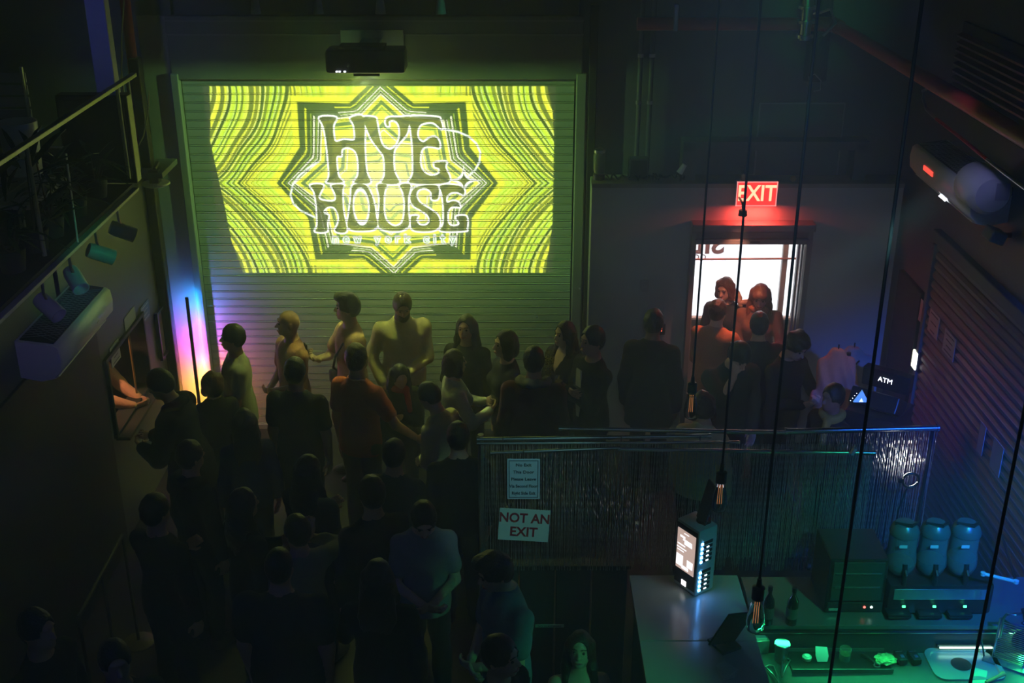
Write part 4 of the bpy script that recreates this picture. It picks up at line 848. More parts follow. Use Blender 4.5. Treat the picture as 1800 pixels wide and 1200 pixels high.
# ------------------------------------------------------------------ wall air conditioners
def aircon(label, X, y0, y1, z, side):
    """side=+1 faces +X (left wall), -1 faces -X"""
    t = thing('air_conditioner', label, 'air conditioner', (X,(y0+y1)/2,z)); L = y1-y0; s = side
    prof = [(0,0),(.14,-.03),(.23,-.01),(.285,.05),(.295,.14),(.285,.215),(.26,.235),(0,.27)]
    n = len(prof); V = [(s*p[0],yy,p[1]) for yy in (-L/2,-L/2+.012,L/2-.012,L/2) for p in prof]
    V[:n] = [(s*p[0]*.97,-L/2,p[1]*.97+.004) for p in prof]; V[3*n:] = [(s*p[0]*.97,L/2,p[1]*.97+.004) for p in prof]
    F = [(i*n+k,i*n+(k+1) % n,(i+1)*n+(k+1) % n,(i+1)*n+k) for i in range(3) for k in range(n)]+[tuple(range(n)),tuple(range(4*n-1,3*n-1,-1))]
    MB().add(V,F).build('casing', M_white, t, True)
    MB().box((s*.135,0,.256),(.225,L-.06,.008),rot=(0,s*R(7.7),0)).build('top_grille_bed', M_black, t)
    g = MB()
    k = -L/2+.05
    while k < L/2-.17:
        g.tube([(s*.028,k,.278),(s*.242,k+.12,.249)],.0028,4,False); g.tube([(s*.242,k,.249),(s*.028,k+.12,.278)],.0028,4,False); k += .042
    g.build('top_grille', mat('grille_wire', (.35,.36,.34), .4, .5), t)
    MB().box((s*.185,0,-.022),(.11,L-.10,.008),rot=(0,s*R(-14),0)).build('outlet_flap', M_white, t)
    MB().box((s*.292,L*.18,.10),(.004,.05,.012)).build('brand_plate', M_steel, t)
    return t
aircon('white wall air conditioner under the left balcony', XL, 7.12, 8.22, 2.22, 1)
ac2 = aircon('white wall air conditioner high on the right wall with red reflection', XR, 8.15, 9.55, 2.98, -1)
MB().box((-.296,.22,.135),(.006,.22,.035)).build('red_reflection', mat('red_reflection', (.4,.02,.02), .3, var=0, emit=(1,.06,.04), strength=2.2), ac2)  # red reflection on the casing, built as a glowing strip
MB().box((-.250,-.06,.0),(.006,.14,.03),rot=(0,R(50),0)).build('white_reflection', mat('white_glow'), ac2)  # white reflection, likewise a glowing strip and no lamp
rc = thing('wall_conduit', 'bent conduit with reflected red light painted on a run above the right air conditioner', 'conduit')
MB().tube([P(x,y,X=XR-.36) for x,y in ((1660,148),(1640,150),(1622,160),(1622,172),(1628,192),(1646,209))],.012,8).build('bend', M_steel, rc, True)
MB().tube([P(x,y,X=XR-.36) for x,y in ((1646,209),(1690,243),(1735,280))],.013,8).build('red_lit_run', mat('red_light_paint', (.75,.05,.04), .3), rc, True)  # red light falling on the conduit, put into its base colour
MB().tube([P(x,y,X=XR-.36) for x,y in ((1735,280),(1770,307),(1830,352))],.013,8).build('steel_run', M_steel, rc, True)
nr_ = thing('white_wall_speaker', 'rounded pale violet wall speaker in front of the right air conditioner', 'speaker', (XR-.08,P(1712,330,X=XR-.3).y,P(1712,330,X=XR-.3).z))
MB().lathe([(0,-.17),(.12,-.165),(.155,-.12),(.16,0),(.155,.12),(.12,.165),(0,.17)],n=24,M=Matrix.Rotation(R(90),4,'X')@Matrix.Diagonal((1.,1.,1.2)).to_4x4()).build('cabinet', M_white, nr_, True, loc=(-.16,0,0))
MB().box((-.02,0,-.02),(.14,.06,.06)).build('bracket', M_black, nr_); MB().box((-.10,-.205,.03),(.09,.01,.12)).build('label_plate', mat('label_grey', (.4,.4,.45), .5), nr_)
q = P(1748,413,X=XR-.12)
wc = thing('wall_lamp_box', 'small teal lit lamp box on the right wall below the speaker', 'lamp', q)
MB().box((0,0,0),(.12,.16,.09),rot=(0,R(20),0),ch=.012).build('box', mat('teal_box', (.12,.24,.30), .4), wc); MB().box((.09,0,.0),(.10,.03,.03)).build('arm', M_black, wc)

# ------------------------------------------------------------------ left balcony
XB, ZB = -2.9, 3.05
struct('floor_balcony', MB().box((-4.5,4.6,ZB+.035),(3.16,8.3,.03)), M_dark)
tag(MB().box((XB,4.6,ZB+.012),(.05,8.3,.024),ch=.004).build('balcony_edge_strip', mat('pale_edge_metal', (.42,.43,.38), .45)), 'pale metal strip along the lower edge of the left balcony', 'edge strip')
br = thing('balcony_railing', 'thin steel railing on the left balcony with slanting wire', 'railing', (XB-.03,0,0))
ZR = 3.86
M_rail = mat('olive_rail_metal', (.36,.37,.22), .4, .3)
MB().box((0,4.9,ZR),(.045,8.5,.03),ch=.004).build('top_rail', M_rail, br)
for yy in (8.72,6.95,5.3,3.7): MB().tube([(0,yy,ZB+.1),(0,yy,ZR)],.015).build('post', M_rail, br)
MB().tube([(0,8.98,ZB+.1),(0,8.98,ZR)],.015).build('post', M_rail, br)
q0, q1 = P(116,270,X=XB), P(137,427,X=XB); MB().tube([q0-Vector((XB-.03,0,0)),q1-Vector((XB-.03,0,0))],.006,6).build('hanging_wire', mat('pale_wire', (.6,.6,.6), .4), br)
def balcony_spot(label, px, py, ang):
    q = P(px,py,X=XB-.02); t = thing('spot_lamp', label, 'spotlight', (q.x,q.y,ZB), group='spot lamps under the left balcony')
    MB().tube([(0,0,0),(0,0,-.10),(.01,.01,-.16)],.011,8).build('stem', M_steel, t)
    Mx = Matrix.Rotation(R(ang),4,'Z')@Matrix.Rotation(R(62),4,'X')
    MB().lathe([(0,.10),(.050,.095),(.056,.06),(.056,-.09),(.050,-.09),(.048,-.03),(0,-.03)],n=20,M=Mx).build('head', mat('grey_lamp_head', (.42,.43,.45), .4), t, True, loc=(.015,.015,-.20))
balcony_spot('spot lamp farthest along under the balcony, green on one side', 205,360, -70)
balcony_spot('bright green lit spot lamp second from the far end under the balcony', 166,400, -60)
balcony_spot('spot lamp just above the left air conditioner grille', 121,450, -140)
balcony_spot('violet grey spot lamp nearest the camera under the balcony', 75,505, -120)
# speaker cabinet at the end of the balcony
a, b = P(97,188,Y=8.75), P(243,335,Y=8.75)
sc_ = thing('balcony_speaker', 'large black cabinet at the far end of the left balcony', 'speaker', ((a.x+b.x)/2,8.82,ZB+.05))
MB().box((0,0,.34),(b.x-a.x,.12,.68),ch=.012).build('cabinet', M_black, sc_); MB().box((0,-.065,.34),(b.x-a.x-.06,.012,.60)).build('grille', M_black, sc_)
# blue lit post, red sprinkler pipe, shelf, access point
q = P(180,80,Y=9.6)
tag(MB().box((q.x,9.6,5.0),(.16,.12,2.9),ch=.01).build('square_column', mat('pale_column', (.45,.45,.48), .5, var=.05)), 'square column lit blue above the left balcony', 'column')
pp = thing('sprinkler_riser', 'red sprinkler riser pipe with black clamp left of the shutter', 'pipe', (P(250,240,Y=10.25).x,10.25,0))
MB().tube([(0,0,2.98),(0,0,5.6)],.045,16).build('pipe', M_red, pp, True); MB().tube([(0,0,3.30),(0,0,3.40)],.062,12).build('clamp', M_black, pp, True); MB().tube([(0,0,2.98),(0,0,3.22)],.062,16).build('coupling', M_red, pp, True)
M_yw = mat('yellow_wire', (.42,.42,.12), .5)
for k, path in enumerate([[(218,0),(214,60),(213,120),(219,175)],[(262,160),(260,200),(252,240),(240,262)],[(215,90),(212,150),(219,180)]]):
    t = thing('loose_wire', ['thin yellow wire running down beside the blue column','yellow wire looping past the red riser pipe','thin wire hanging behind the left railing'][k], 'wire')
    MB().tube([P(x,y,Y=10.05) for x,y in path],.006,6).build('strand', M_yw, t)
a, b = P(240,300,Y=10.15), P(292,288,Y=10.15)
tag(MB().box(((a.x+b.x)/2,10.25,a.z-.005),(b.x-a.x,.5,.05),ch=.004).build('corner_shelf', M_wallL), 'small wall shelf below the red riser pipe', 'shelf')
q = P(274,323,Y=10.05)
ap = thing('ceiling_disc', 'round white access point disc on a black box below the corner shelf', 'access point', q)
MB().lathe([(0,-.016),(.10,-.014),(.125,0),(.12,.012),(0,.016)],n=28).build('disc', M_white, ap, True); MB().box((0,.0,.07),(.085,.085,.12),ch=.008).build('box', M_black, ap)
MB().tube([(0,.0,.13),(.0,.12,.16)],.02).build('arm', M_black, ap)
# plants, pot and table on the balcony
M_leaf = mat('dark_leaf', (.035,.075,.025), .45, var=.4, scale=20); M_stem = mat('plant_stem', (.07,.06,.03), .7)
lf = MB(); prof = [(0,.0,.004),(.10,.012,.022),(.22,.02,.032),(.34,.012,.022),(.45,-.02,.002)]
lf.add([(s*w,0-0*y,0) for s in (0,) for y,z,w in ()],[]) ; V = []
for y,z,w in prof: V += [(-w,y,z+.006),(0,y,z),(w,y,z+.006)]
V += [(v[0],v[1],v[2]-.002) for v in V]; N = 15
F = [(i*3+k,i*3+k+1,i*3+k+4,i*3+k+3) for i in range(4) for k in (0,1)]; F += [tuple(N+i for i in f[::-1]) for f in F]
F += [(i*3,i*3+3,N+i*3+3,N+i*3) for i in range(4)]+[(i*3+2,N+i*3+2,N+i*3+5,i*3+5) for i in range(4)]
leaf = MB().add(V,F).mesh('leaf'); leaf.materials.append(M_leaf)
def plant(label, px, py, n, sz, h):
    q = P(px,py,X=-3.08); t = thing('potted_plant', label, 'plant', (q.x,q.y,ZB+.05), group='balcony plants')
    MB().lathe([(0,0),(.07,0),(.09,.14),(.08,.14),(.075,.12),(0,.12)],n=14).build('pot', M_dark, t, True)
    for k in range(n):
        a = random.uniform(0,6.28); hh = random.uniform(.12,h)
        if k < 4: MB().tube([(0,0,.12),(.03*math.cos(a),.03*math.sin(a),hh*.6),(.06*math.cos(a),.06*math.sin(a),hh)],.006,5).build('stem', M_stem, t)
        o = link('leaf', leaf, t, (.05*math.cos(a),.05*math.sin(a),hh)); s = sz*random.uniform(.6,1.2); s *= .72; o.scale = (s,s,s); o.rotation_euler = (random.uniform(-.7,.9),random.uniform(-.4,.4),a-R(90))
for lab,px,py,n,sz,h in (('bushy dark plant under the far end of the left railing',178,392,22,.75,.34),('leafy plant overhanging the balcony edge by the bright green lamp',142,425,24,.8,.42),('plant with long leaves on the balcony above the air conditioner',102,468,26,.9,.5),
                         ('tall spiky plant in front of the white balcony pot',62,420,26,1.1,.62),('dark plant at the left end of the balcony edge',30,505,20,.9,.5)): plant(lab,px,py,n,sz,h)
q = P(45,304,X=-3.35)
wp = thing('white_planter', 'round white planter on the left balcony behind the railing', 'planter', (q.x,q.y,q.z))
MB().lathe([(0,0),(.115,0),(.13,.36),(.118,.36),(.11,.30),(0,.30)],n=24).build('pot', M_white, wp, True); MB().lathe([(0,.30),(.108,.30),(0,.33)],n=16).build('soil', mat('soil', (.10,.05,.03), .9), wp)
bt = thing('balcony_table', 'pale slatted balcony table under the white planter', 'table', (q.x-.25,q.y,ZB+.05))
for k in range(6): MB().box((-.32+.13*k,0,q.z-.022-ZB-.17),(.12,.7,.03),ch=.003).build('slat', mat('pale_table_slat', (.5,.5,.52), .5), bt)
for sx in (-1,1):
    for sy in (-1,1): MB().box((sx*.3,sy*.3,(q.z-.04-ZB-.17)/2),(.03,.03,q.z-.04-ZB-.17)).build('leg', M_steel, bt)
bc = thing('slat_chair', 'grey slatted chair behind the white planter on the balcony', 'chair', (q.x-.45,q.y+.65,ZB+.05))
for k in range(4): MB().box((0,.2,.55+.09*k),(.42,.02,.07),ch=.003).build('back_slat', mat('grey_slat', (.36,.36,.42), .5), bc)
MB().box((0,0,.44),(.44,.42,.03),ch=.004).build('seat', mat('grey_slat', (.36,.36,.42), .5), bc)
for sx in (-1,1):
    for sy in (-1,1): MB().tube([(sx*.19,sy*.19,0),(sx*.19,sy*.19,.44 if sy < 0 else .9)],.014).build('leg', M_steel, bc)
gb = thing('garden_light', 'long thin green lit rod hanging across the balcony', 'rod')
MB().tube([P(75,258,X=-3.4),P(150,260,X=-3.4),P(167,264,X=-3.4)],[.008,.012,.004],6).build('rod', mat('pale_wire', (.6,.6,.6), .4), gb)

# ------------------------------------------------------------------ left wall: ticket window, notices, framed poster
tw = thing('ticket_window', 'dark ticket window opening in the left wall', 'ticket window', (XL,(WY0+WY1)/2,0))
for zz in (WZ0,WZ1): MB().box((-.04,0,zz),(.14,WY1-WY0+.06,.035),ch=.004).build('frame_bar', M_dark, tw)
for yy in (-1,1): MB().box((-.04,yy*(WY1-WY0)/2,(WZ0+WZ1)/2),(.14,.035,WZ1-WZ0),ch=.004).build('frame_side', M_dark, tw)
MB().box((.07,0,WZ0-.02),(.12,WY1-WY0+.05,.03),ch=.006).build('counter_ledge', M_dark, tw)
MB().tube([(-.02,.20,WZ0),(-.02,.20,WZ1)],.010).build('divider', mat('brass_strip', (.4,.28,.12), .4, .6), tw)
light('booth_lamp', 'SPOT', (-3.95,8.75,2.25), 75, (1,.50,.25), aim=(-3.38,9.2,1.12), spot_size=R(50), spot_blend=.6, shadow_soft_size=.04)
bl_ = thing('booth_lamp_can', 'small warm ceiling lamp inside the ticket booth', 'lamp', (-3.95,8.75,2.3))
MB().lathe([(0,.12),(.045,.12),(.05,.0),(.04,.0),(.035,.09),(0,.09)],n=16).build('can', M_black, bl_, True); MB().tube([(0,0,.12),(0,0,.75)],.008).build('stem', M_black, bl_)
def wall_sheet(name, label, cat, X, c0, c1, c2, c3, m, th=.006, lines=0, frame=None, ml=None, s=1):
    """sheet on a side wall, from its four photo corners (top far, top near, bottom near, bottom far)"""
    q = [P(*c,X=X) for c in (c0,c1,c2,c3)]
    y_a, y_b = (q[0].y+q[3].y)/2, (q[1].y+q[2].y)/2; zt, zb = (q[0].z+q[1].z)/2, (q[2].z+q[3].z)/2
    ym, zm, L, H = (y_a+y_b)/2, (zt+zb)/2, abs(y_a-y_b), abs(zt-zb)
    t = thing(name, label, cat, (X,ym,zm)); MB().box((s*th/2,0,0),(th,L,H),ch=min(th*.2,.002)).build('sheet', m, t)
    if frame:
        for sg in (-1,1):
            MB().box((s*(th+.012),sg*L/2,0),(.03,.025,H+.025),ch=.003).build('frame_side', frame, t); MB().box((s*(th+.012),0,sg*H/2),(.03,L+.025,.025),ch=.003).build('frame_rail', frame, t)
    for k in range(lines):
        MB().box((s*(th+.001),0,H*.36-k*H*.72/max(lines-1,1)),(.0012,L*(.72-.14*(k % 3)),H*.05)).build('printed_line', ml, t)
    return t
M_paper = mat('notice_paper', (.45,.46,.47), .6, var=.05); M_ink = mat('notice_ink', (.06,.06,.08), .7, var=0); M_blue = mat('blue_notice', (.12,.22,.42), .5, var=.05)
wall_sheet('wall_notice','framed notice with pale print above the ticket window corner','notice',XL+.002,(260,522),(246,543),(249,572),(262,555),M_blue,.008,4,None,mat('pale_print', (.6,.62,.65), .6, var=0))
wall_sheet('wall_notice','plain purple lit sheet left of the framed notice over the ticket window','notice',XL+.002,(236,536),(217,560),(220,588),(238,568),M_paper)
wall_sheet('wall_notice','lowest printed notice at the left side of the ticket window','notice',XL+.002,(207,590),(192,616),(196,650),(210,627),M_paper,.008,4,None,M_ink)
fp = wall_sheet('framed_poster','black framed narrow poster on the left wall beside the corner post','poster',XL+.004,(287,530),(271,552),(280,633),(294,610),mat('poster_print', (.34,.22,.40), .35, var=.6, scale=9),.01,0,M_black)
# right wall papers
wall_sheet('wall_paper','blank grey sheet nearest the corner on the right wall','paper',XR-.03,(1613,517),(1630,535),(1625,573),(1609,556),M_paper,.004,s=-1)
wall_sheet('wall_paper','middle printed sheet on the right wall','paper',XR-.03,(1636,540),(1653,559),(1647,598),(1631,580),M_paper,.004,3,None,M_ink,-1)
wall_sheet('wall_paper','third pale sheet from the corner on the right wall','paper',XR-.03,(1662,575),(1681,597),(1676,636),(1657,617),M_paper,.004,4,None,M_ink,-1)
wall_sheet('wall_paper','narrow sheet low on the side shutter','paper',XR-.03,(1722,740),(1733,745),(1728,803),(1719,795),M_paper,.004,s=-1)
wall_sheet('wall_paper','large sheet lowest and nearest on the side shutter','paper',XR-.03,(1747,765),(1764,787),(1757,842),(1741,820),M_paper,.004,s=-1)
q = P(1608,632,X=XR-.05)
ll = thing('lit_side_sign', 'small glowing panel in the dark doorway on the right', 'lamp', q)
MB().box((0,0,0),(.02,.10,.16),ch=.004).build('panel', mat('lit_panel', (1,1,1), .4, var=0, emit=(.95,1,.75), strength=3), ll); MB().box((.02,0,0),(.02,.13,.19),ch=.004).build('back', M_black, ll)

# ------------------------------------------------------------------ upper right wall: pipes, panel, ledge things
mp = thing('sprinkler_main', 'red sprinkler main crossing the top of the right wall', 'pipe')
yp = 10.35; z0 = P(1300,42,Y=yp).z; xe = P(1432,42,Y=yp).x
MB().tube([(P(1120,42,Y=yp).x,yp,z0),(xe,yp,z0)],.055,18).build('pipe', M_red, mp, True)
MB().tube([(xe-.04,yp,z0),(xe+.08,yp-.0,z0),(xe+.16,yp-.08,z0),(xe+.16,yp-.2,z0)],.062,18).build('elbow', M_red, mp, True)
e1 = P(1565,140,Y=9.4); MB().tube([(xe+.16,yp-.15,z0),(xe+.17,8.6,z0),(xe+.18,4.5,z0)],.050,18).build('side_pipe', M_red, mp, True)
MB().box((P(1187,30,Y=yp).x,yp-.05,z0+.06),(.035,.06,.22),ch=.004).build('hanger', M_steel, mp)
vx = P(1420,30,Y=10.2).x
MB().tube([(vx,10.25,z0-.12),(vx,10.25,z0+.32)],.05,16).build('valve_body', M_steel, mp, True)
for dz in (-.10,.02,.14): MB().tube([(vx,10.25,z0+dz),(vx,10.25,z0+dz+.025)],.075,16).build('flange', M_steel, mp, True)
MB().tube([(vx+.05,10.2,z0+.1),(vx+.16,10.1,z0+.16),(vx+.2,10.05,z0+.05),(vx+.12,10.1,z0-.06)],.014,8).build('drain_loop', M_steel, mp, True)
dk = thing('air_duct', 'dark round duct dropping from the ceiling behind the sprinkler main', 'duct', (0,0,0))
MB().tube([(P(1432,140,Y=10.45).x,10.45,P(1432,140,Y=10.45).z),(P(1432,60,Y=10.45).x,10.45,6.3)],.10,20).build('duct', M_dark, dk, True)
tag(MB().tube([P(1424,150,Y=10.3),P(1422,135,Y=10.3),P(1432,130,Y=10.3),P(1443,142,Y=10.3),P(1442,158,Y=10.3),P(1430,160,Y=10.3)],.006,6).build('hanging_cable_loop', M_steel), 'small loop of cable hanging below the dark duct', 'cable')
for k,(x0_,lab) in enumerate(((1128,'left vertical conduit on the dark wall right of the shutter'),(1148,'right vertical conduit on the dark wall right of the shutter'))):
    t = thing('conduit', lab, 'conduit'); a, b = P(x0_,60,Y=10.52), P(x0_-(4 if k else 0),300,Y=10.52)
    MB().tube([(a.x,10.52,a.z+.3),(a.x,10.52,b.z)],.022,10).build('pipe', M_wall, t, True)
    for zz in (a.z-.2,(a.z+b.z)/2): MB().tube([(a.x,10.52,zz),(a.x,10.52,zz+.03)],.028,10).build('strap', M_steel, t)
a, b = P(1336,181,Y=10.58), P(1470,312,Y=10.58)
bp_ = thing('wall_board', 'large dark board with a thin pale edge above the exit sign', 'board', ((a.x+b.x)/2,10.585,(a.z+b.z)/2))
MB().box((0,0,0),(b.x-a.x,.02,a.z-b.z)).build('board', M_wall, bp_)
for s in (-1,1): MB().box((s*(b.x-a.x)/2,-.012,0),(.012,.02,a.z-b.z)).build('edge', M_jamb, bp_)
MB().box((0,-.012,(a.z-b.z)/2),(b.x-a.x,.02,.012)).build('edge', M_jamb, bp_)
q = P(1053,300,Y=10.42); q.z = VH+.01
jl = thing('jar_lantern', 'glass jar lantern standing on the ledge right of the shutter', 'lantern', q)
MB().lathe([(0,0),(.055,0),(.055,.05),(.03,.06),(0,.06)],n=18).build('foot', M_black, jl, True)
MB().lathe([(.045,.06),(.055,.09),(.055,.22),(.045,.25),(.042,.25),(.050,.215),(.050,.09),(.04,.065)],n=20).build('jar', mat('lantern_glass', (.8,.85,.75), .1, var=0, trans=.8, ior=1.3), jl, True)
MB().lathe([(.048,.25),(.052,.25),(.052,.275),(.02,.29),(0,.29)],n=18).build('lid', M_steel, jl, True)
for k,(xa_,xb_,lab) in enumerate(((1060,1120,'tangle of cables on the left end of the ledge'),(1115,1160,'coil of dark cable lying on the ledge'),(1150,1205,'loose cable end on the ledge near the exit sign'))):
    t = thing('cable', lab, 'cable'); pts_ = [(P(xa_+(xb_-xa_)*i/14,315,Y=10.38).x, 10.40+.07*math.sin(i*1.7+k)+.02*random.random(), VH+.018+.03*abs(math.sin(i*1.1+k))) for i in range(15)]
    MB().tube(pts_,.009,6).build('strand', M_cable, t)
bx_ = thing('junction_box', 'dark junction box with conduit standing on the ledge', 'box', (P(1122,290,Y=10.45).x,10.45,VH+.005))
MB().box((0,0,.10),(.18,.10,.20),ch=.008).build('box', M_wall, bx_); MB().box((0,-.052,.10),(.15,.006,.17)).build('cover', M_dark, bx_)
sv = thing('small_figure_lamp', 'small pale spotlight clamped on the ledge', 'spotlight', (P(1197,305,Y=10.38).x,10.38,VH+.005))
MB().tube([(0,0,0),(0,0,.06)],.01).build('stem', M_black, sv); MB().lathe([(0,.06),(.022,.06),(.03,-.03),(.024,-.03),(0,.0)],n=14,M=Matrix.Rotation(R(30),4,'Y')).build('head', M_white, sv, True, loc=(0,0,.10))
q0, q1 = P(1125,492,Y=YV), P(1140,511,Y=YV)
th = thing('wall_switch', 'pale wall switch plate left of the street door', 'switch', ((q0.x+q1.x)/2,YV-.004,(q0.z+q1.z)/2))
MB().box((0,0,0),(.085,.012,.125),ch=.003).build('plate', mat('grey_switch', (.35,.36,.36), .4), th); MB().box((0,-.008,0),(.034,.006,.066)).build('rocker', mat('grey_switch', (.35,.36,.36), .4), th)
q = P(1163,579,Y=YV-.03); pl_ = thing('panel_leds', 'black keypad with two tiny red lights left of the doorway', 'keypad', q)
MB().box((0,.012,0),(.07,.03,.11),ch=.004).build('case', M_black, pl_)
for dz in (-.012,.012): MB().box((0,-.006,dz),(.008,.004,.008)).build('led', mat('red_led', (1,.1,.05), .3, var=0, emit=(1,.12,.06), strength=3), pl_)
# track spots at the top
tk = thing('lamp_track', 'ceiling track above the projector', 'track', (-1.2,9.4,P(600,-14,Y=9.4).z))
MB().box((0,0,.02),(2.6,.04,.04)).build('rail', M_black, tk)
for xx, lab in ((450,'leftmost grey track spot at the top edge'),(560,'second grey track spot from the left at the top edge'),(669,'third track spot with a green tinge at the top edge'),(775,'rightmost bright green track spot at the top edge')):
    q = P(xx,24,Y=9.4); t = thing('track_spot', lab, 'spotlight', q, group='track spots at the top edge')
    MB().lathe([(.022,.15),(.026,.12),(.042,.0),(.036,.0),(.03,.03),(0,.03)],n=16).build('head', mat('grey_lamp_head'), t, True); MB().tube([(0,0,.15),(0,0,.19)],.010).build('stem', M_steel, t)

# ------------------------------------------------------------------ bead curtains and their rods
YC, YD = 6.60, 6.92
M_rod = mat('chrome_rod', (.62,.63,.64), .22, .95, var=.08, scale=30)
def rod(label, a, b, Y, r=.014, ridged=False):
    a, b = P(*a,Y=Y), P(*b,Y=Y); t = thing('curtain_rod', label, 'rod', (a+b)/2); d = (b-a)/2
    MB().tube([-d,d],r,12).build('tube', M_rod, t, True)
    for s in (-1,1):
        MB().tube([d*s*.975,d*s],r*1.35,12).build('end_cap', M_rod, t, True)
    MB().tube([d*.12,d*.16],r*1.2,12).build('joint', M_rod, t, True)
    if YC-.1 < Y < YC:
        for s in (-.8,.1,.7): MB().tube([d*s,d*s+Vector((0,(YC-Y)*.5,.035)),Vector((d.x*s,YC-Y,P(1000,771,Y=YC).z-(a.z+b.z)/2))],.003,5).build('tie', M_black, t)
rod('upper front curtain rod with ridged left end', (838,772), (1250,766), YC, .013)
rod('thin front curtain rod just below the upper one', (838,779), (1300,777), YC-.03, .009)
rod('short green lit rod above the two notices', (862,796), (1090,787), YC-.06, .011)
rod('long rod with a purple tip at its right end', (1086,789), (1538,796), YC-.06, .012)
rod('dark rear rod behind the front curtain rods', (982,753), (1385,760), YD, .014)
rod('blue lit rear rod at the right', (1380,758), (1650,752), YD, .020)
q = P(1500,793,Y=YC-.09); tag(MB().box((0,0,0),(.022,.03,.05),rot=(0,R(25),0),ch=.004).build('rod_clip', mat('violet_clip', (.5,.35,.7), .3), None, loc=q), 'small violet clip on the long purple tipped rod', 'clip')
M_bead = mat('silver_beads', (.50,.52,.53), .3, .85, var=.2, scale=60)
def beads(name, label, x0, x1, Y, zt, zb, step):
    mb = MB(); x = x0; k = 0
    while x < x1:
        ph = random.random()*6; n = int((zt-zb)/.026); V = []; F = []
        bot = random.choice((0,0,0,1,2,4))
        for i in range(n-bot):
            z = zt-i*.026; r = .0021+.0012*(i % 2); a = ph+i*.9; sw = .004*math.sin(i*.13+ph)
            V += [(x+sw+r*math.cos(a+j*2.094),Y+r*math.sin(a+j*2.094)+.003*math.sin(ph*3),z) for j in range(3)]
        for i in range(n-bot-1): F += [(i*3+j,i*3+(j+1) % 3,(i+1)*3+(j+1) % 3,(i+1)*3+j) for j in range(3)]
        mb.add(V,F); x += step*random.uniform(.8,1.2)
    me = bpy.data.meshes.new(name); me.from_pydata(mb.v,[],mb.f); me.materials.append(M_bead); o = link(name, me)
    return tag(o, label, 'bead curtain', kind='stuff')
xa_, xb_ = P(845,790,Y=YC).x, P(1535,790,Y=YC).x
beads('bead_curtain', 'long silver bead curtain hanging behind the notices and bar counter', xa_, xb_, YC, P(1000,780,Y=YC).z, 1.0, .0085)
beads('bead_curtain', 'silver bead curtain under the blue lit rear rod', P(1385,756,Y=YD).x, P(1648,756,Y=YD).x, YD, P(1500,756,Y=YD).z, .95, .011)
# low bar back panel under the curtain
lw = thing('bar_back_panel', 'low dark panel wall below the long bead curtain', 'partition', (0,YC+.10,0))
M_panel = mat('dark_panel', (.035,.037,.038), .5, var=.2, scale=6)
xw0, xw1 = xa_, P(1107,1000,Y=YC).x
nP = 4
for k in range(nP): MB().box((xw0+(k+.5)*(xw1-xw0)/nP,0,.5),((xw1-xw0)/nP-.01,.05,1.0),ch=.006).build('panel', M_panel, lw)
MB().box(((xw0+xw1)/2,0,1.02),(xw1-xw0+.03,.09,.03),ch=.006).build('cap_rail', M_panel, lw)
MB().tube([(xw0,-.06,0),(xw0,-.06,2.05)],.02).build('end_post', M_steel, lw); MB().tube([(P(1640,752,Y=YD).x,YD-YC-.10,0),(P(1640,752,Y=YD).x,YD-YC-.10,P(1640,752,Y=YD).z)],.012).build('rear_post', M_black, lw)
# notices
def hung_sign(label, tl, tr, br, bl, m, th=.006):
    q = [P(*c,Y=YC-.09) for c in (tl,tr,br,bl)]; cx = sum((p for p in q), Vector())/4
    w = ((q[1]-q[0]).length+(q[2]-q[3]).length)/2; h = ((q[0]-q[3]).length+(q[1]-q[2]).length)/2
    rot = math.atan2((q[1]-q[0]).z,(q[1]-q[0]).x); t = thing('hanging_sign', label, 'sign', cx); t.rotation_euler = (0,-rot,0)
    MB().box((0,0,0),(w,th,h),ch=.002).build('board', m, t); return t, w, h
t, w, h = hung_sign('white notice reading no exit this door hung from the rod', (891,806),(949,806),(949,876),(892,877), mat('notice_board_white', (.50,.60,.70), .35, var=.03))
M_txt = mat('notice_black_text', (.02,.025,.05), .6, var=0)
for dx, dz, sx, sz in ((0,h*.455,w*.90,.004),(0,-h*.455,w*.90,.004),(w*.44,0,.004,h*.90),(-w*.44,0,.004,h*.90)): MB().box((dx,-.0036,dz),(sx,.0012,sz)).build('border', M_txt, t)
for k, s in enumerate(('No Exit','This Door','Please Leave','Via Second Floor','Right Side Exit')):
    text('lettering', s, .030, M_txt, t, (0,-.0042,h*(.35-.175*k)), (R(90),0,0), sx=.86 if k > 2 else 1.05, bold=.0006)
MB().tube([(0,0,h/2),(0,.01,h/2+.06)],.003,6).build('hook', M_black, t)
t, w, h = hung_sign('white sign reading not an exit in red capitals', (876,892),(966,897),(965,952),(877,948), mat('sign_board_mint', (.52,.66,.60), .35, var=.03))
M_rt = mat('sign_red_text', (.30,.02,.03), .5, var=0)
for dx in (-.1,.1): MB().tube([(dx,0,h/2-.004),(dx*.8,0,h/2+.075)],.0025,5).build('hook', M_black, t)
text('lettering', 'NOT AN', .098, M_rt, t, (0,-.0042,h*.21), (R(90),0,0), sx=.86, bold=.0024); text('lettering', 'EXIT', .098, M_rt, t, (0,-.0042,-h*.22), (R(90),0,0), sx=.90, bold=.0024)
q = P(966,1100,Y=YC+.07); q.y = YC+.053
ng = thing('shelf_edge_label', 'thin green lit strip label reading no glassware on the panel wall', 'label', q)
MB().box((0,.02,0),(.20,.01,.022)).build('strip', mat('label_strip', (.40,.55,.45), .5), ng); text('lettering', 'NO GLASSWARE', .020, M_txt, ng, (0,.0135,0), (R(90),0,0), sx=1.1)
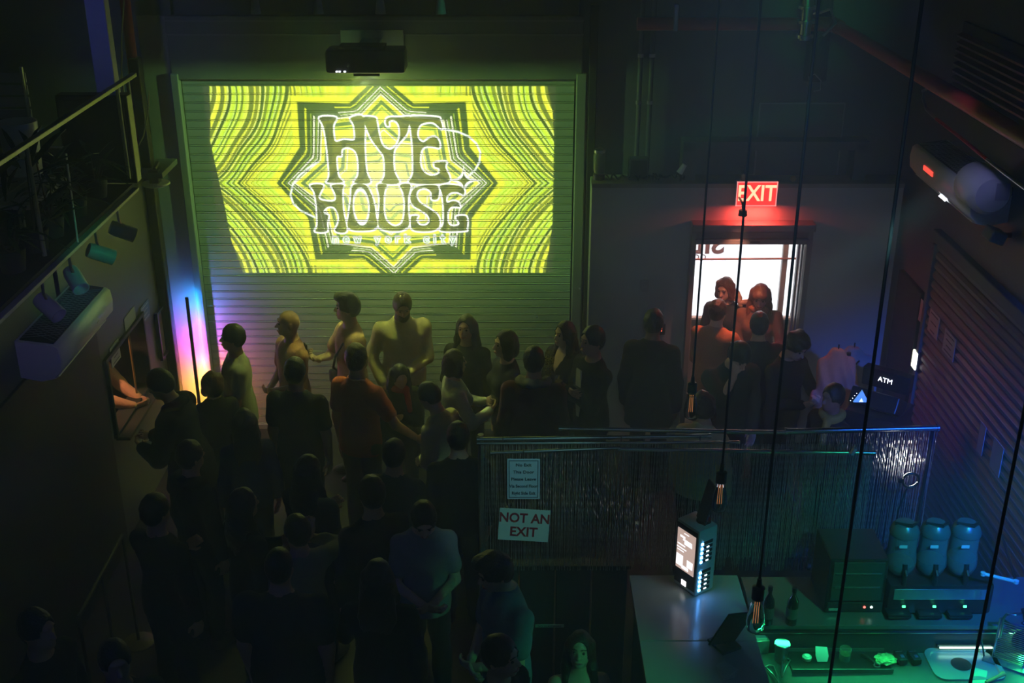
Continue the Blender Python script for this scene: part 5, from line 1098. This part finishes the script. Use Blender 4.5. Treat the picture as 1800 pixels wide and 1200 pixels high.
# ring lamp shining on the curtain
q = P(1601,844,Y=6.72)
rg = thing('ring_lamp', 'small black ring lamp shining on the bead curtain', 'ring lamp', q)
rp = [(.052*math.cos(a),0,.052*math.sin(a)) for a in np.linspace(0,2*math.pi,33)]
MB().tube(rp,.009,10,False).build('ring', M_black, rg, True)
rp2 = [(.052*math.cos(a),.010,.052*math.sin(a)) for a in np.linspace(0,2*math.pi,33)]
MB().tube(rp2,.004,8,False).build('light_ring', mat('ring_led', (1,1,1), .3, var=0, emit=(1,1,.95), strength=10), rg)
MB().tube([(-.02,-.004,-.06),(-.06,-.02,-.22),(-.05,-.03,-.62)],.006,8).build('gooseneck', M_black, rg); MB().box((-.062,0,.0),(.03,.02,.03)).build('clamp', M_black, rg)
light('ring_light', 'SPOT', (0,.03,.0), 9, (1,.98,.90), aim=(-.05,1,.12), spot_size=R(95), spot_blend=1., shadow_soft_size=.04).parent = rg

# ------------------------------------------------------------------ bar counter and charging station
HC = 1.05
cA, cB = P(1107,1010,Z=HC), P(1135,1200,Z=HC)
cx0, cx1 = (cA.x+cB.x)/2, P(1305,1040,Z=HC).x
bcx = thing('bar_counter', 'pale grey bar counter running toward the camera', 'counter', (0,0,0))
M_top = mat('pale_laminate', (.40,.42,.43), .22, var=.05, scale=6, spec=.6)
ysm = P(1200,1126,Z=HC).y
MB().box(((cx0+cx1)/2,(cA.y+ysm)/2,HC-.02),(cx1-cx0,cA.y-ysm-.004,.04),ch=.004).build('top_slab', M_top, bcx)
MB().box(((cx0+cx1)/2,(ysm+3.6)/2,HC-.02),(cx1-cx0,ysm-3.6-.004,.04),ch=.004).build('top_slab', M_top, bcx)
for k in range(4): MB().box((cx0+.06,6.1-.72*k,.5),(.05,.70,1.0),ch=.006).build('front_panel', M_panel, bcx)
MB().box(((cx0+cx1)/2+.05,cA.y-.03,.5),(cx1-cx0-.12,.04,1.0)).build('end_panel', M_panel, bcx)
A, B, C_ = P(1221,1050,Z=HC), P(1183,1023,Z=HC), P(1258,1038,Z=HC)
e1, e2 = B-A, C_-A; e1.z = e2.z = 0
H_ = P(1222,936,Y=A.y).z-HC
ang = math.atan2(-e1.y,-e1.x)                                 # local x runs along the screen face, from B to A
u = (-e1).normalized(); v = Vector((-u.y,u.x,0)); W_, D_ = e1.length, abs(e2.dot(v))
cs = thing('charging_station', 'white power bank rental station with lit screen and blue slot lights', 'charging station', (A+B)/2+v*D_/2, ang)
M_case = mat('white_station_case', (.60,.64,.64), .35, var=.03)
MB().box((0,0,H_/2+.004),(W_,D_,H_),ch=.012).build('case', M_case, cs, True)
MB().box((0,-D_/2-.001,H_*.52),(W_*.90,.006,H_*.90),ch=.002).build('front_glass', M_black, cs)
# picture on the screen: warm beige with pale blocks
scr = MB().box((0,0,0),(W_*.80,.003,H_*.60)).build('screen', mat('screen_beige', (.1,.1,.1), .3, var=.0, emit=(.62,.46,.40), strength=1.0), cs, loc=(0,-D_/2-.006,H_*.60))
M_scw = mat('screen_white', (.1,.1,.1), .3, var=0, emit=(1,1,1.05), strength=1.5)
for x_,z_,w_,h_ in ((0,.262,.22,.012),(-.16,.20,.22,.03),(.06,.165,.40,.026),(.10,.125,.34,.045),(-.20,.07,.34,.02),(-.18,.02,.42,.016),(-.22,-.02,.30,.014),(-.24,-.17,.30,.17),(.22,-.16,.26,.11),(.02,-.25,.30,.05)):
    MB().box((W_*x_,-.0022,H_*z_),(W_*w_,.001,H_*h_)).build('screen_block', M_scw, scr)
MB().box((0,-D_/2-.006,H_*.115),(W_*.20,.004,H_*.075)).build('card_reader_light', mat('reader_white', (1,1,1), .3, var=0, emit=(1,1,1), strength=2.2), cs)
M_led = mat('slot_led', (.2,.4,1), .3, var=0, emit=(.10,.38,1), strength=40); M_led2 = mat('slot_led_white', (.6,.8,1), .3, var=0, emit=(.75,.88,1), strength=5)
for k in range(10):
    zz = H_*(.80-.068*k-(.10 if k > 4 else 0)); s = MB().box((0,0,0),(.004,D_*.50,H_*.042)).build('slot', M_black, cs, loc=(W_/2+.001,.0,zz))
    MB().box((.003,-D_*.30,.0),(.003,.016,.014)).build('slot_light', M_led, s)
    if k not in (0,5): MB().box((.003,.0,.0),(.003,.020,.008)).build('slot_light', M_led2, s)
MB().box((W_*.10,D_*.30,H_+.13),(W_*.62,.012,.28),rot=(R(-14),0,R(-20)),ch=.003).build('top_card', mat('dark_card', (.05,.06,.08), .4), cs)
MB().lathe([(0,0),(.05,0),(.045,.02),(0,.02)],n=16).build('card_foot', M_black, cs, loc=(W_*.1,D_*.2,H_))
# tablet till seen from behind, receipts
q = P(1282,1142,Z=HC)
tb = thing('till_tablet', 'dark tablet on a stand seen from behind on the counter', 'tablet', q, R(28))
MB().box((0,.0,.16),(.20,.012,.28),rot=(R(18),R(14),0),ch=.003).build('tablet', M_black, tb); MB().box((0,.05,.012),(.14,.16,.02),ch=.004).build('foot', M_black, tb); MB().tube([(0,.05,.02),(0,.02,.14)],.014).build('stem', M_black, tb)
q = P(1278,1182,Z=HC); bl__ = thing('receipt_stack', 'small stack of green lit receipts beside the tablet', 'paper', q+Vector((0,0,.002)), R(15))
for k in range(4): MB().box((.006*k-.01,.008*k,.004*k+.002),(.075,.11,.003),rot=(0,0,.15*k)).build('slip', M_paper, bl__)

# ------------------------------------------------------------------ back bar: machines on a shelf, work well in front
YF, HWL = 6.0, .85
x0_, x1_ = cx1+.02, XR-.12
bs = thing('back_bar_shelf', 'dark back bar shelf carrying the slush machine', 'shelf', (0,0,0))
M_bar = mat('dark_bar_steel', (.16,.18,.18), .35, .5, var=.1, scale=10)
MB().box(((x0_+x1_)/2,6.25,HC-.015),(x1_-x0_,.52,.03),ch=.003).build('shelf_top', M_bar, bs)
MB().box(((x0_+x1_)/2,YF+.03,(HC-.03)/2),(x1_-x0_,.03,HC-.03)).build('front_face', M_panel, bs)
MB().box(((x0_+x1_)/2,YF+.010,HC-.07),(x1_-x0_,.012,.008)).build('edge_bead', M_steel, bs)
ww = thing('bar_work_well', 'green lit steel work well of the bar with inset trays', 'work bench', (0,0,0))
M_well = mat('well_steel', (.14,.15,.15), .5, .4, var=.15, scale=15)
MB().box(((x0_+x1_)/2,5.42,HWL-.02),(x1_-x0_,1.12,.04),ch=.004).build('well_top', M_well, ww)
for k in range(4): MB().box((x0_+.25+k*.5,5.42,.41),(.46,1.05,.80),ch=.006).build('cabinet_front', M_panel, ww)
sm = thing('slush_machine', 'three bowl slush drink machine on the back bar', 'drink machine', (P(1643,1000,Y=6.25).x,6.24,HC))
bxs = [P(x,955,Y=6.2).x-sm.location.x for x in (1589,1643,1697)]
MB().box((0,.02,.12),(.66,.34,.22),ch=.02).build('base_body', M_black, sm, True)
MB().box((0,-.155,.165),(.60,.01,.075),ch=.002).build('front_band', mat('chrome_band', (.55,.60,.58), .15, .9, var=.5, scale=9), sm)
for k, xx in enumerate(bxs):
    MB().lathe([(0,-.01),(.05,.0),(.082,.03),(.098,.08),(.094,.14),(.086,.18),(.086,.29),(.083,.29),(.083,.18),(.090,.14),(.094,.08),(.078,.034),(.048,.005),(0,-.005)],n=28).build('bowl', mat('bowl_plastic', (.75,.9,.9), .08, var=0, trans=.9, ior=1.25), sm, True, loc=(xx,-.02,.235))
    MB().lathe([(0,.0),(.045,.008),(.075,.037),(.09,.08),(.087,.09+.02*k),(0,.095+.02*k)],n=24).build('slush', mat('slush_green', (.30,.45,.38), .5, var=.3, scale=30), sm, True, loc=(xx,-.02,.235))
    MB().lathe([(.090,.0),(.091,.02),(.080,.05),(.060,.075),(.0,.08)],n=28).build('lid', mat('grey_lid', (.05,.075,.08), .3, var=.05), sm, True, loc=(xx,-.02,.53))
    MB().tube([(xx+.066,-.02,.60),(xx+.02,-.075,.615),(xx-.066,-.02,.60)],.012,8).build('lid_handle', M_black, sm, True)
    MB().box((xx-.03,-.114,.49),(.05,.004,.022),ch=.001).build('price_tag', M_paper, sm)
    MB().tube([(xx,-.11,.36),(xx,-.13,.30),(xx,-.135,.22)],.016,10).build('tap', M_black, sm, True)
    MB().tube([(xx,-.135,.33),(xx,-.165,.31)],.007,8).build('tap_lever', M_steel, sm)
    MB().box((xx-.02,-.165,.035),(.15,.10,.03),ch=.012).build('drip_tray', M_black, sm, True)
    MB().box((xx+.01,-.170,.085),(.020,.008,.012)).build('indicator', mat('green_led', (.1,1,.3), .3, var=0, emit=(.1,1,.35), strength=2.5), sm)
ov = thing('countertop_fridge', 'black glass front countertop cooler with red and white lights', 'cooler', (P(1487,1040,Y=6.3).x,6.28,HC))
wv = P(1536,1040,Y=6.3).x-P(1436,1040,Y=6.3).x
MB().box((0,.02,.20),(wv,.36,.40),ch=.01).build('cabinet', M_black, ov); MB().box((0,-.165,.24),(wv-.05,.01,.28)).build('glass_door', mat('smoked_glass', (.02,.05,.05), .08, var=0), ov)
for zz in (.20,.30): MB().box((0,-.173,zz),(wv-.08,.006,.006)).build('shelf_edge', M_steel, ov)
MB().box((0,-.168,.055),(wv-.02,.012,.06),ch=.003).build('control_strip', M_dark, ov)
MB().lathe([(0,-.004),(.008,-.004),(.008,.0),(0,.002)],M=Matrix.Rotation(R(90),4,'X'),n=10).build('indicator', mat('red_ind', (1,.1,.1), .3, var=0, emit=(1,.12,.10), strength=4), ov, loc=(wv*.17,-.178,.055))
MB().lathe([(0,-.004),(.008,-.004),(.008,.0),(0,.002)],M=Matrix.Rotation(R(90),4,'X'),n=10).build('indicator', mat('white_ind', (.8,1,1), .3, var=0, emit=(.7,1,.95), strength=4), ov, loc=(wv*.29,-.178,.055))
MB().box((-wv*.36,-.178,.04),(.06,.004,.02)).build('badge', M_steel, ov)
# bottles on the shelf front
M_bot = mat('dark_bottle_glass', (.010,.02,.014), .08, var=0, coat=.5)
def bottle(label, px, py, Z, h=.30, r=.036, m=M_bot):
    q = P(px,py,Z=Z); t = thing('bottle', label, 'bottle', q, group='bar bottles')
    MB().lathe([(0,0),(r,0),(r,h*.58),(r*.9,h*.66),(r*.36,h*.80),(r*.34,h*.97),(r*.40,h*.97),(r*.40,h),(0,h)],n=18).build('glass', m, t, True); MB().lathe([(r*1.01,h*.18),(r*1.015,h*.19),(r*1.015,h*.46),(r*1.01,h*.47)],n=18).build('bottle_label', mat('bottle_label', (.10,.12,.11), .6), t); MB().lathe([(r*.42,h*.9),(r*.42,h*1.01),(0,h*1.012)],n=12).build('cap', M_black, t)
bottle('dark bottle behind the third hanging bulb', 1348,1094, HC, .27)
bottle('dark bottle with a bright green streak beside the shaker', 1390,1094, HC, .26)
# things lying in the well
def on(px, py, Z=HWL): return P(px,py,Z=Z)
M_gw = mat('white_card', (.75,.78,.76), .5, var=.03)
t = thing('napkin_caddy', 'bright green lit napkin caddy at the corner of the work well', 'caddy', on(1328,1142), R(8))
MB().box((0,0,.05),(.14,.09,.10),ch=.004).build('box', mat('caddy_steel', (.5,.52,.5), .3, .6), t); MB().box((0,.0,.102),(.11,.06,.012)).build('napkins', M_gw, t)
t = thing('cocktail_shaker', 'steel shaker tin beside the napkin caddy', 'shaker', on(1372,1160))
MB().lathe([(0,0),(.036,0),(.046,.13),(.042,.13),(.034,.008),(0,.008)],n=22).build('tin', M_steel, t, True); MB().lathe([(.046,.126),(.050,.130),(.046,.134)],n=22).build('rim', M_steel, t, True)
for k,(px,py,an,lab) in enumerate(((1378,1176,70,'steel tongs lying in front of the shaker'),(1362,1190,100,'second pair of tongs lower in the well'))):
    t = thing('bar_tongs', lab, 'tongs', on(px,py)+Vector((0,0,.01)), R(an))
    for s in (-1,1): MB().tube([(-.09,0,.0),(.0,s*.012,.012),(.09,s*.026,.0)],.005,6).build('arm', M_steel, t, True)
    MB().tube([(.09,-.026,0),(.10,.0,.0),(.09,.026,0)],.005,6).build('tip', M_steel, t)
t = thing('soda_gun_hose', 'glossy green lit hose curving along the left of the work well', 'hose')
MB().tube([on(1322,1142,HWL+.05),on(1332,1165,HWL+.04),on(1345,1185,HWL+.03),on(1352,1215,HWL+.02)],.017,10).build('hose', mat('hose_rubber', (.10,.14,.11), .2), t, True); MB().tube([on(1316,1136,HWL+.06),on(1330,1152,HWL+.06)],.026,10).build('gun_head', M_black, t, True)
t = thing('tray', 'dark inset tray holding the small bar items', 'tray', on(1440,1164))
MB().box((.12,0,.004),(.62,.20,.008),ch=.002).build('bed', M_black, t)
for s in (-1,1): MB().box((.12,s*.10,.015),(.62,.006,.03)).build('lip', M_bar, t)
t = thing('round_tin', 'small rounded green tin in the tray', 'tin', on(1418,1158,HWL+.012)); MB().lathe([(0,0),(.028,0),(.030,.02),(.022,.026),(0,.026)],n=18).build('tin', mat('mint_tin', (.45,.6,.5), .4), t, True); MB().lathe([(.02,.026),(.016,.031),(0,.032)],n=16).build('lid', M_gw, t, True)
t = thing('card_holder', 'bright white shield shaped card standing in the tray', 'card', on(1446,1162,HWL+.012), R(6)); MB().prism([(-.034,.0),(.028,-.004),(.040,.03),(.034,.085),(-.038,.095),(-.042,.04)],1,-.004,.004).build('card', M_gw, t).rotation_euler = (R(-28),0,0); MB().box((0,.03,.004),(.06,.05,.008)).build('foot', M_black, t)
t = thing('glass_jar', 'glass jar with cherries in the tray', 'jar', on(1484,1160,HWL+.012)); MB().lathe([(.034,0),(.036,.09),(.033,.09),(.030,.006),(0,.006)],n=20).build('jar', M_cup, t, True); MB().lathe([(0,.006),(.028,.008),(.029,.05),(0,.055)],n=16).build('contents', mat('olives', (.12,.16,.05), .4), t, True)
t = thing('garnish_bag', 'crumpled clear bag of lime pieces in the tray', 'bag', on(1556,1162,HWL+.012))
bg = bmesh.new(); bmesh.ops.create_icosphere(bg, subdivisions=3, radius=1)
for v_ in bg.verts:
    k_ = 1+.22*math.sin(v_.co.x*9+v_.co.y*7)*math.cos(v_.co.z*8+v_.co.x*5); v_.co = Vector((v_.co.x*.065*k_,v_.co.y*.05*k_,max(0,v_.co.z*.024*k_+.018)))
mg = bpy.data.meshes.new('bag_skin'); bg.to_mesh(mg); bg.free(); mg.materials.append(mat('lime_bag', (.45,.62,.30), .2, var=.6, scale=50, coat=.6)); link('bag_skin', mg, t)
for k,(px,lab) in enumerate(((1582,'left black garnish box with chrome clip'),(1606,'right black garnish box with chrome clip'),(1528,'black bottle opener lying beside the lime bag'))):
    t = thing('garnish_box' if k < 2 else 'bottle_opener', lab, 'box' if k < 2 else 'opener', on(px,1160,HWL+.012), R(8))
    if k < 2: MB().box((0,0,.022),(.055,.10,.04),ch=.006).build('box', M_black, t); MB().box((0,-.02,.045),(.022,.03,.006),ch=.001).build('clip', M_steel, t); MB().tube([(-.022,.03,.044),(.022,.03,.044)],.003).build('hinge', M_steel, t)
    else: MB().tube([(-.03,.05,.008),(.0,0,.012),(.02,-.05,.008)],.010,8).build('handle', M_black, t, True); MB().tube([(.02+.018*math.cos(a),-.065+.018*math.sin(a),.010) for a in np.linspace(0,6.28,13)],.005,6,False).build('ring', M_steel, t, True)
t = thing('bar_sink', 'rounded bar sink insert with a dark drain at the right', 'sink', on(1695,1168))
def rr(w, d, r, n=6): return [(sx*(w/2-r)+r*math.cos(a),sy*(d/2-r)+r*math.sin(a)) for sx,sy,a0 in ((1,1,0),(-1,1,90),(-1,-1,180),(1,-1,270)) for a in [R(a0+90*i/n) for i in range(n+1)]]
o_, i_ = rr(.44,.30,.07), rr(.38,.24,.05); n = len(o_); MB().add([(x,y,.012) for x,y in o_]+[(x,y,.012) for x,y in i_]+[(x,y,.0) for x,y in o_]+[(x*.97,y*.97,.002) for x,y in i_],[(k,(k+1) % n,n+(k+1) % n,n+k) for k in range(n)]+[(k,2*n+k,2*n+(k+1) % n,(k+1) % n) for k in range(n)]+[(n+k,n+(k+1) % n,3*n+(k+1) % n,3*n+k) for k in range(n)]+[tuple(range(3*n,4*n))]).build('basin', mat('basin', (.34,.40,.38), .3, .3), t)
MB().lathe([(0,.003),(.058,.003),(.062,.006),(0,.0065)],n=24).build('drain', M_black, t, True, loc=(-.02,.0,0))
t = thing('under_shelf_light', 'bright mint light tube under the back bar shelf', 'light tube', P(1698,1138,Y=YF-.02))
MB().tube([(-.165,0,0),(.165,0,0)],.006,8).build('tube', mat('mint_tube', (.8,1,.9), .3, var=0, emit=(.45,1,.75), strength=5), t); MB().box((0,.02,.004),(.36,.02,.018)).build('bracket', M_black, t)
t = thing('folded_menu', 'bright green folded card leaning at the sink', 'card', on(1722,1192), R(-25)); MB().box((0,0,.004),(.075,.15,.006),rot=(0,0,0)).build('card', mat('green_card', (.35,.75,.45), .5), t); MB().box((.0,.0,.010),(.072,.145,.003),rot=(R(4),0,0)).build('flap', mat('green_card'), t)
t = thing('wooden_muddler', 'pale wooden muddler near the wire rack', 'muddler', on(1748,1195), R(30)); MB().tube([(-.08,0,.015),(.05,0,.015),(.08,0,.015)],[.010,.012,.018],10).build('shaft', mat('muddler_wood', (.5,.33,.12), .6), t, True)
# wire rack with the green flood lamp behind it
rk0 = on(1768,1165, HWL)
rk = thing('wire_rack', 'leaning chrome wire rack in front of the green lamp', 'rack', rk0, R(-32))
for k in range(20): MB().tube([(-.08,0,.02+k*.014),(.10,.0,.02+k*.014)],.0035,6).build('wire', M_steel, rk)
for x_ in (-.08,.10): MB().tube([(x_,0,0),(x_,0,.31)],.006,8).build('upright', M_steel, rk)
MB().box((0,0,.006),(.26,.12,.012)).build('foot', M_bar, rk)
gp_ = P(1800,1128,Y=5.95)
gl = thing('green_flood_lamp', 'glaring green flood lamp at the right edge of the bar', 'lamp', gp_)
MB().lathe([(0,.05),(.06,.05),(.07,-.02),(.062,-.02),(.05,.03),(0,.03)],n=20,M=Matrix.Rotation(R(62),4,'X')).build('can', M_black, gl, True)
MB().lathe([(0,-.008),(.060,-.012),(0,-.016)],n=20,M=Matrix.Rotation(R(62),4,'X')).build('lens', mat('green_lens', (.2,1,.4), .3, var=0, emit=(.16,1,.36), strength=16), gl, True)
MB().tube([(0,.03,.03),(0,.06,.10),(.05,.06,.12)],.01).build('bracket', M_black, gl)
light('green_flood', 'SPOT', (-.02,-.06,-.02), 7, (.03,1,.28), aim=(-.85,-.62,-.25), spot_size=R(150), spot_blend=.8, shadow_soft_size=.05).parent = gl
light('green_bar_strip', 'AREA', (2.35,5.85,HC-.035), 2.6, (.03,1,.30), aim=(2.3,5.5,.8), shape='RECTANGLE', size=1.6, size_y=.03)
light('green_bar_top', 'SPOT', (2.7,4.6,3.2), 150, (.03,1,.42), aim=(2.4,6.1,1.3), spot_size=R(46), spot_blend=.9, shadow_soft_size=.05)
# taps and arm lamp at the right edge
t = thing('swing_arm', 'green lit swing arm on the right wall above the rack', 'arm lamp', (XR-.02,P(1740,1012,X=XR-.05).y,P(1740,1012,X=XR-.3).z))
a_, b_ = P(1728,1008,Y=6.05), P(1786,1022,Y=5.98); o3 = t.location
MB().tube([a_-o3,b_-o3],.011,8).build('arm', mat('arm_grey', (.4,.45,.43), .4), t, True); MB().tube([b_-o3,Vector((0,0,0))],.010,8).build('wall_arm', M_black, t, True)
for p_ in (a_,b_): MB().lathe([(0,-.014),(.016,-.01),(.016,.01),(0,.014)],n=12).build('knuckle', mat('arm_grey'), t, True, loc=p_-o3)
t = thing('beer_tap', 'bent chrome tap behind the wire rack', 'tap', on(1757,1120,HC))
MB().tube([(0,0,0),(0,0,.14),(.01,-.01,.18),(.06,-.02,.19),(.10,-.02,.19)],.009,8).build('spout', M_steel, t, True); MB().box((.13,-.02,.15),(.03,.03,.16),rot=(0,R(-20),0),ch=.004).build('handle', M_black, t)
t = thing('power_lead', 'black lead dropping from the slush machine to the well', 'cable'); MB().tube([P(1700,1080,Y=6.08),P(1722,1110,Y=6.0),P(1728,1140,Y=5.95),P(1733,1180,Y=5.9),P(1732,1200,Y=5.85)],.006,6).build('lead', M_cable, t)

# ------------------------------------------------------------------ pendant bulbs
M_bulb = mat('bulb_glass', (.92,.95,1), .03, var=0, trans=1., ior=1.12)
M_fil = mat('amber_filament', (.9,.35,.12), .4, var=0, emit=(1,.38,.12), strength=.35)
def pendant(label, px, py, Zb, scale=1., bulb=True):
    q = P(px,py,Z=Zb); t = thing('pendant_bulb', label, 'pendant lamp', q, group='pendant bulbs over the bar'); s = scale
    MB().tube([(0,0,.26*s),(.004,.002,1.6),(0,0,6.36-Zb)],.0065,8).build('cord', M_cable, t)
    MB().lathe([(.010,.30*s),(.014,.26*s),(.030*s,.25*s),(.030*s,.19*s),(.024*s,.185*s),(0,.185*s)],n=18).build('socket', M_black, t, True)
    MB().lathe([(.022*s,.19*s),(.026*s,.17*s),(.040*s,.10*s),(.044*s,.05*s),(.038*s,.016*s),(.018*s,.002*s),(0,0),(0,.002),(.016*s,.004*s),(.035*s,.018*s),(.0415*s,.05*s),(.0375*s,.10*s),(.024*s,.165*s)],n=22).build('bulb', M_bulb, t, True)
    for dx in (-.009,.0,.009): MB().tube([(dx*s,0,.17*s),(dx*s*1.3,0,.05*s)],.0018,5).build('filament', M_fil, t)
pendant('clear bulb farthest away, hanging just below the doorway people', 1213,736,2.15)
pendant('clear bulb hanging in front of the charging station', 1263,899,2.15)
pendant('clear bulb hanging over the work well corner', 1326,1110,2.15)
pendant('pendant whose purple cord crosses the shelf beside the cooler', 1440,1330,2.15)
pendant('pendant with the cord nearest the right edge', 1668,1390,2.15)

# ------------------------------------------------------------------ coats and the cash machine by the door
cr_ = thing('coat_rack', 'black coat stand at the right of the doorway', 'coat stand', (P(1490,640,Y=9.15).x,9.15,0))
MB().tube([(0,0,0),(0,0,1.50)],.018,10).build('pole', M_black, cr_); MB().lathe([(0,0),(.2,0),(.2,.015),(.03,.03),(0,.03)],n=20).build('base', M_black, cr_)
for a in range(4): MB().tube([(0,0,1.40),(.10*math.cos(a*1.57+.4),.10*math.sin(a*1.57+.4),1.43),(.14*math.cos(a*1.57+.4),.14*math.sin(a*1.57+.4),1.48)],.008,6).build('hook', M_black, cr_)
def coat(label, px, py, Y, H, w, c, seed):
    q = P(px,py,Y=Y); t = thing('hanging_coat', label, 'coat', q, group='coats on the stand')
    G = Field(axis(-.35,.35,.014), axis(-.25,.25,.014), axis(-H-.1,.12,.018))
    G.put(loft((0,0,0), np.eye(3), [(-H,0,0,w,.10),(-H*.5,0,0,w*.85,.09),(-.12,0,0,w*.72,.08),(0,0,0,.05,.04)], .03))
    for s in (-1,1): G.put(cone((s*w*.6,0,-.12),(s*(w*.85),-.04,-H*.75),.055,.045,.02))
    x, y, z = np.meshgrid(*G.ax, indexing='ij'); G.D = G.D+.018*np.sin(x*62+seed+3*np.sin(z*6+seed))*np.clip(-z*3,0,1)+.006*np.sin(x*25+z*18)
    v, qd = G.mesh(); np_mesh('cloth', v, qd, [c], t); MB().tube([(0,0,-.01),(0,0,.04)],.006).build('hanger_loop', M_black, t)
coat('salmon pink coat hanging at the right of the doorway', 1474,613, 9.0, .62, .17, cloth('salmon',(.55,.26,.19)), 1.)
coat('grey coat hanging behind the salmon pink one', 1502,610, 9.22, .70, .22, cloth('pale_grey',(.30,.31,.31)), 2.)
q = P(1530,700,Z=1.36)
am = thing('cash_machine', 'dark cash machine with lit ATM letters and a blue triangle', 'cash machine', (q.x+.12,q.y+.10,0), R(-38))
MB().box((0,0,.62),(.42,.44,1.24),ch=.02).build('cabinet', M_black, am, True); MB().box((0,-.06,1.30),(.40,.26,.14),rot=(R(-30),0,0),ch=.01).build('screen_hood', M_black, am)
MB().box((0,.10,1.45),(.40,.10,.16),ch=.01).build('topper', M_black, am)
text('lettering', 'ATM', .06, mat('atm_letters', (1,1,1), .3, var=0, emit=(.9,.95,1), strength=3), am, (.0,.044,1.455), (R(90),0,0))
q = P(1513,706,Y=am.location.y-.60)
tl_ = thing('triangle_light', 'small glowing blue triangle with white dots below the ATM letters', 'light', q)
M_tri = mat('blue_triangle', (.1,.3,.8), .3, var=0, emit=(.10,.32,.78), strength=1.0)
MB().prism([(-.058,0),(.058,0),(0,.10)],1,-.008,.008).build('panel', M_tri, tl_); MB().prism([(-.016,.004),(.016,.004),(0,.036)],1,-.0105,-.008).build('bright_core', mat('tri_core', (1,1,1), .3, var=0, emit=(.75,.9,1), strength=1.5), tl_)
for k in range(4): MB().lathe([(0,-.003),(.004,0),(0,.003)],n=8).build('dot', mat('white_glow'), tl_, loc=(-.080+.013*k,-.004,.012+.021*k))
# faint stage line at the lower left, bright things on the floor
q0, q1 = P(215,940,Z=.95), P(138,1085,Z=.95)
hr = thing('queue_rail', 'thin brass queue rail at the lower left', 'railing'); MB().tube([q0,q1],.014,8).build('rail', mat('brass_rail', (.10,.095,.05), .5, .3), hr)
for q in (q0,(q0+q1)/2,q1): MB().tube([(q.x,q.y,0),(q.x,q.y,.95)],.012,8).build('post', mat('brass_rail'), hr); MB().lathe([(0,0),(.12,0),(.12,.01),(.02,.03),(0,.03)],c=(q.x,q.y,0),n=16).build('foot', mat('brass_rail'), hr)
q = P(388,870,Z=.32); pb = thing('paper_bag', 'small pale paper bag held low near the dark crowd', 'bag', (q.x,q.y,0))
MB().prism([(-.05,0),(.05,0),(.055,.24),(.03,.34),(-.045,.30)],1,-.03,.03).build('bag', M_paper, pb); MB().tube([(-.03,0,.31),(-.02,0,.38),(.02,0,.38),(.03,0,.33)],.004,6).build('bag_handle', M_paper, pb)
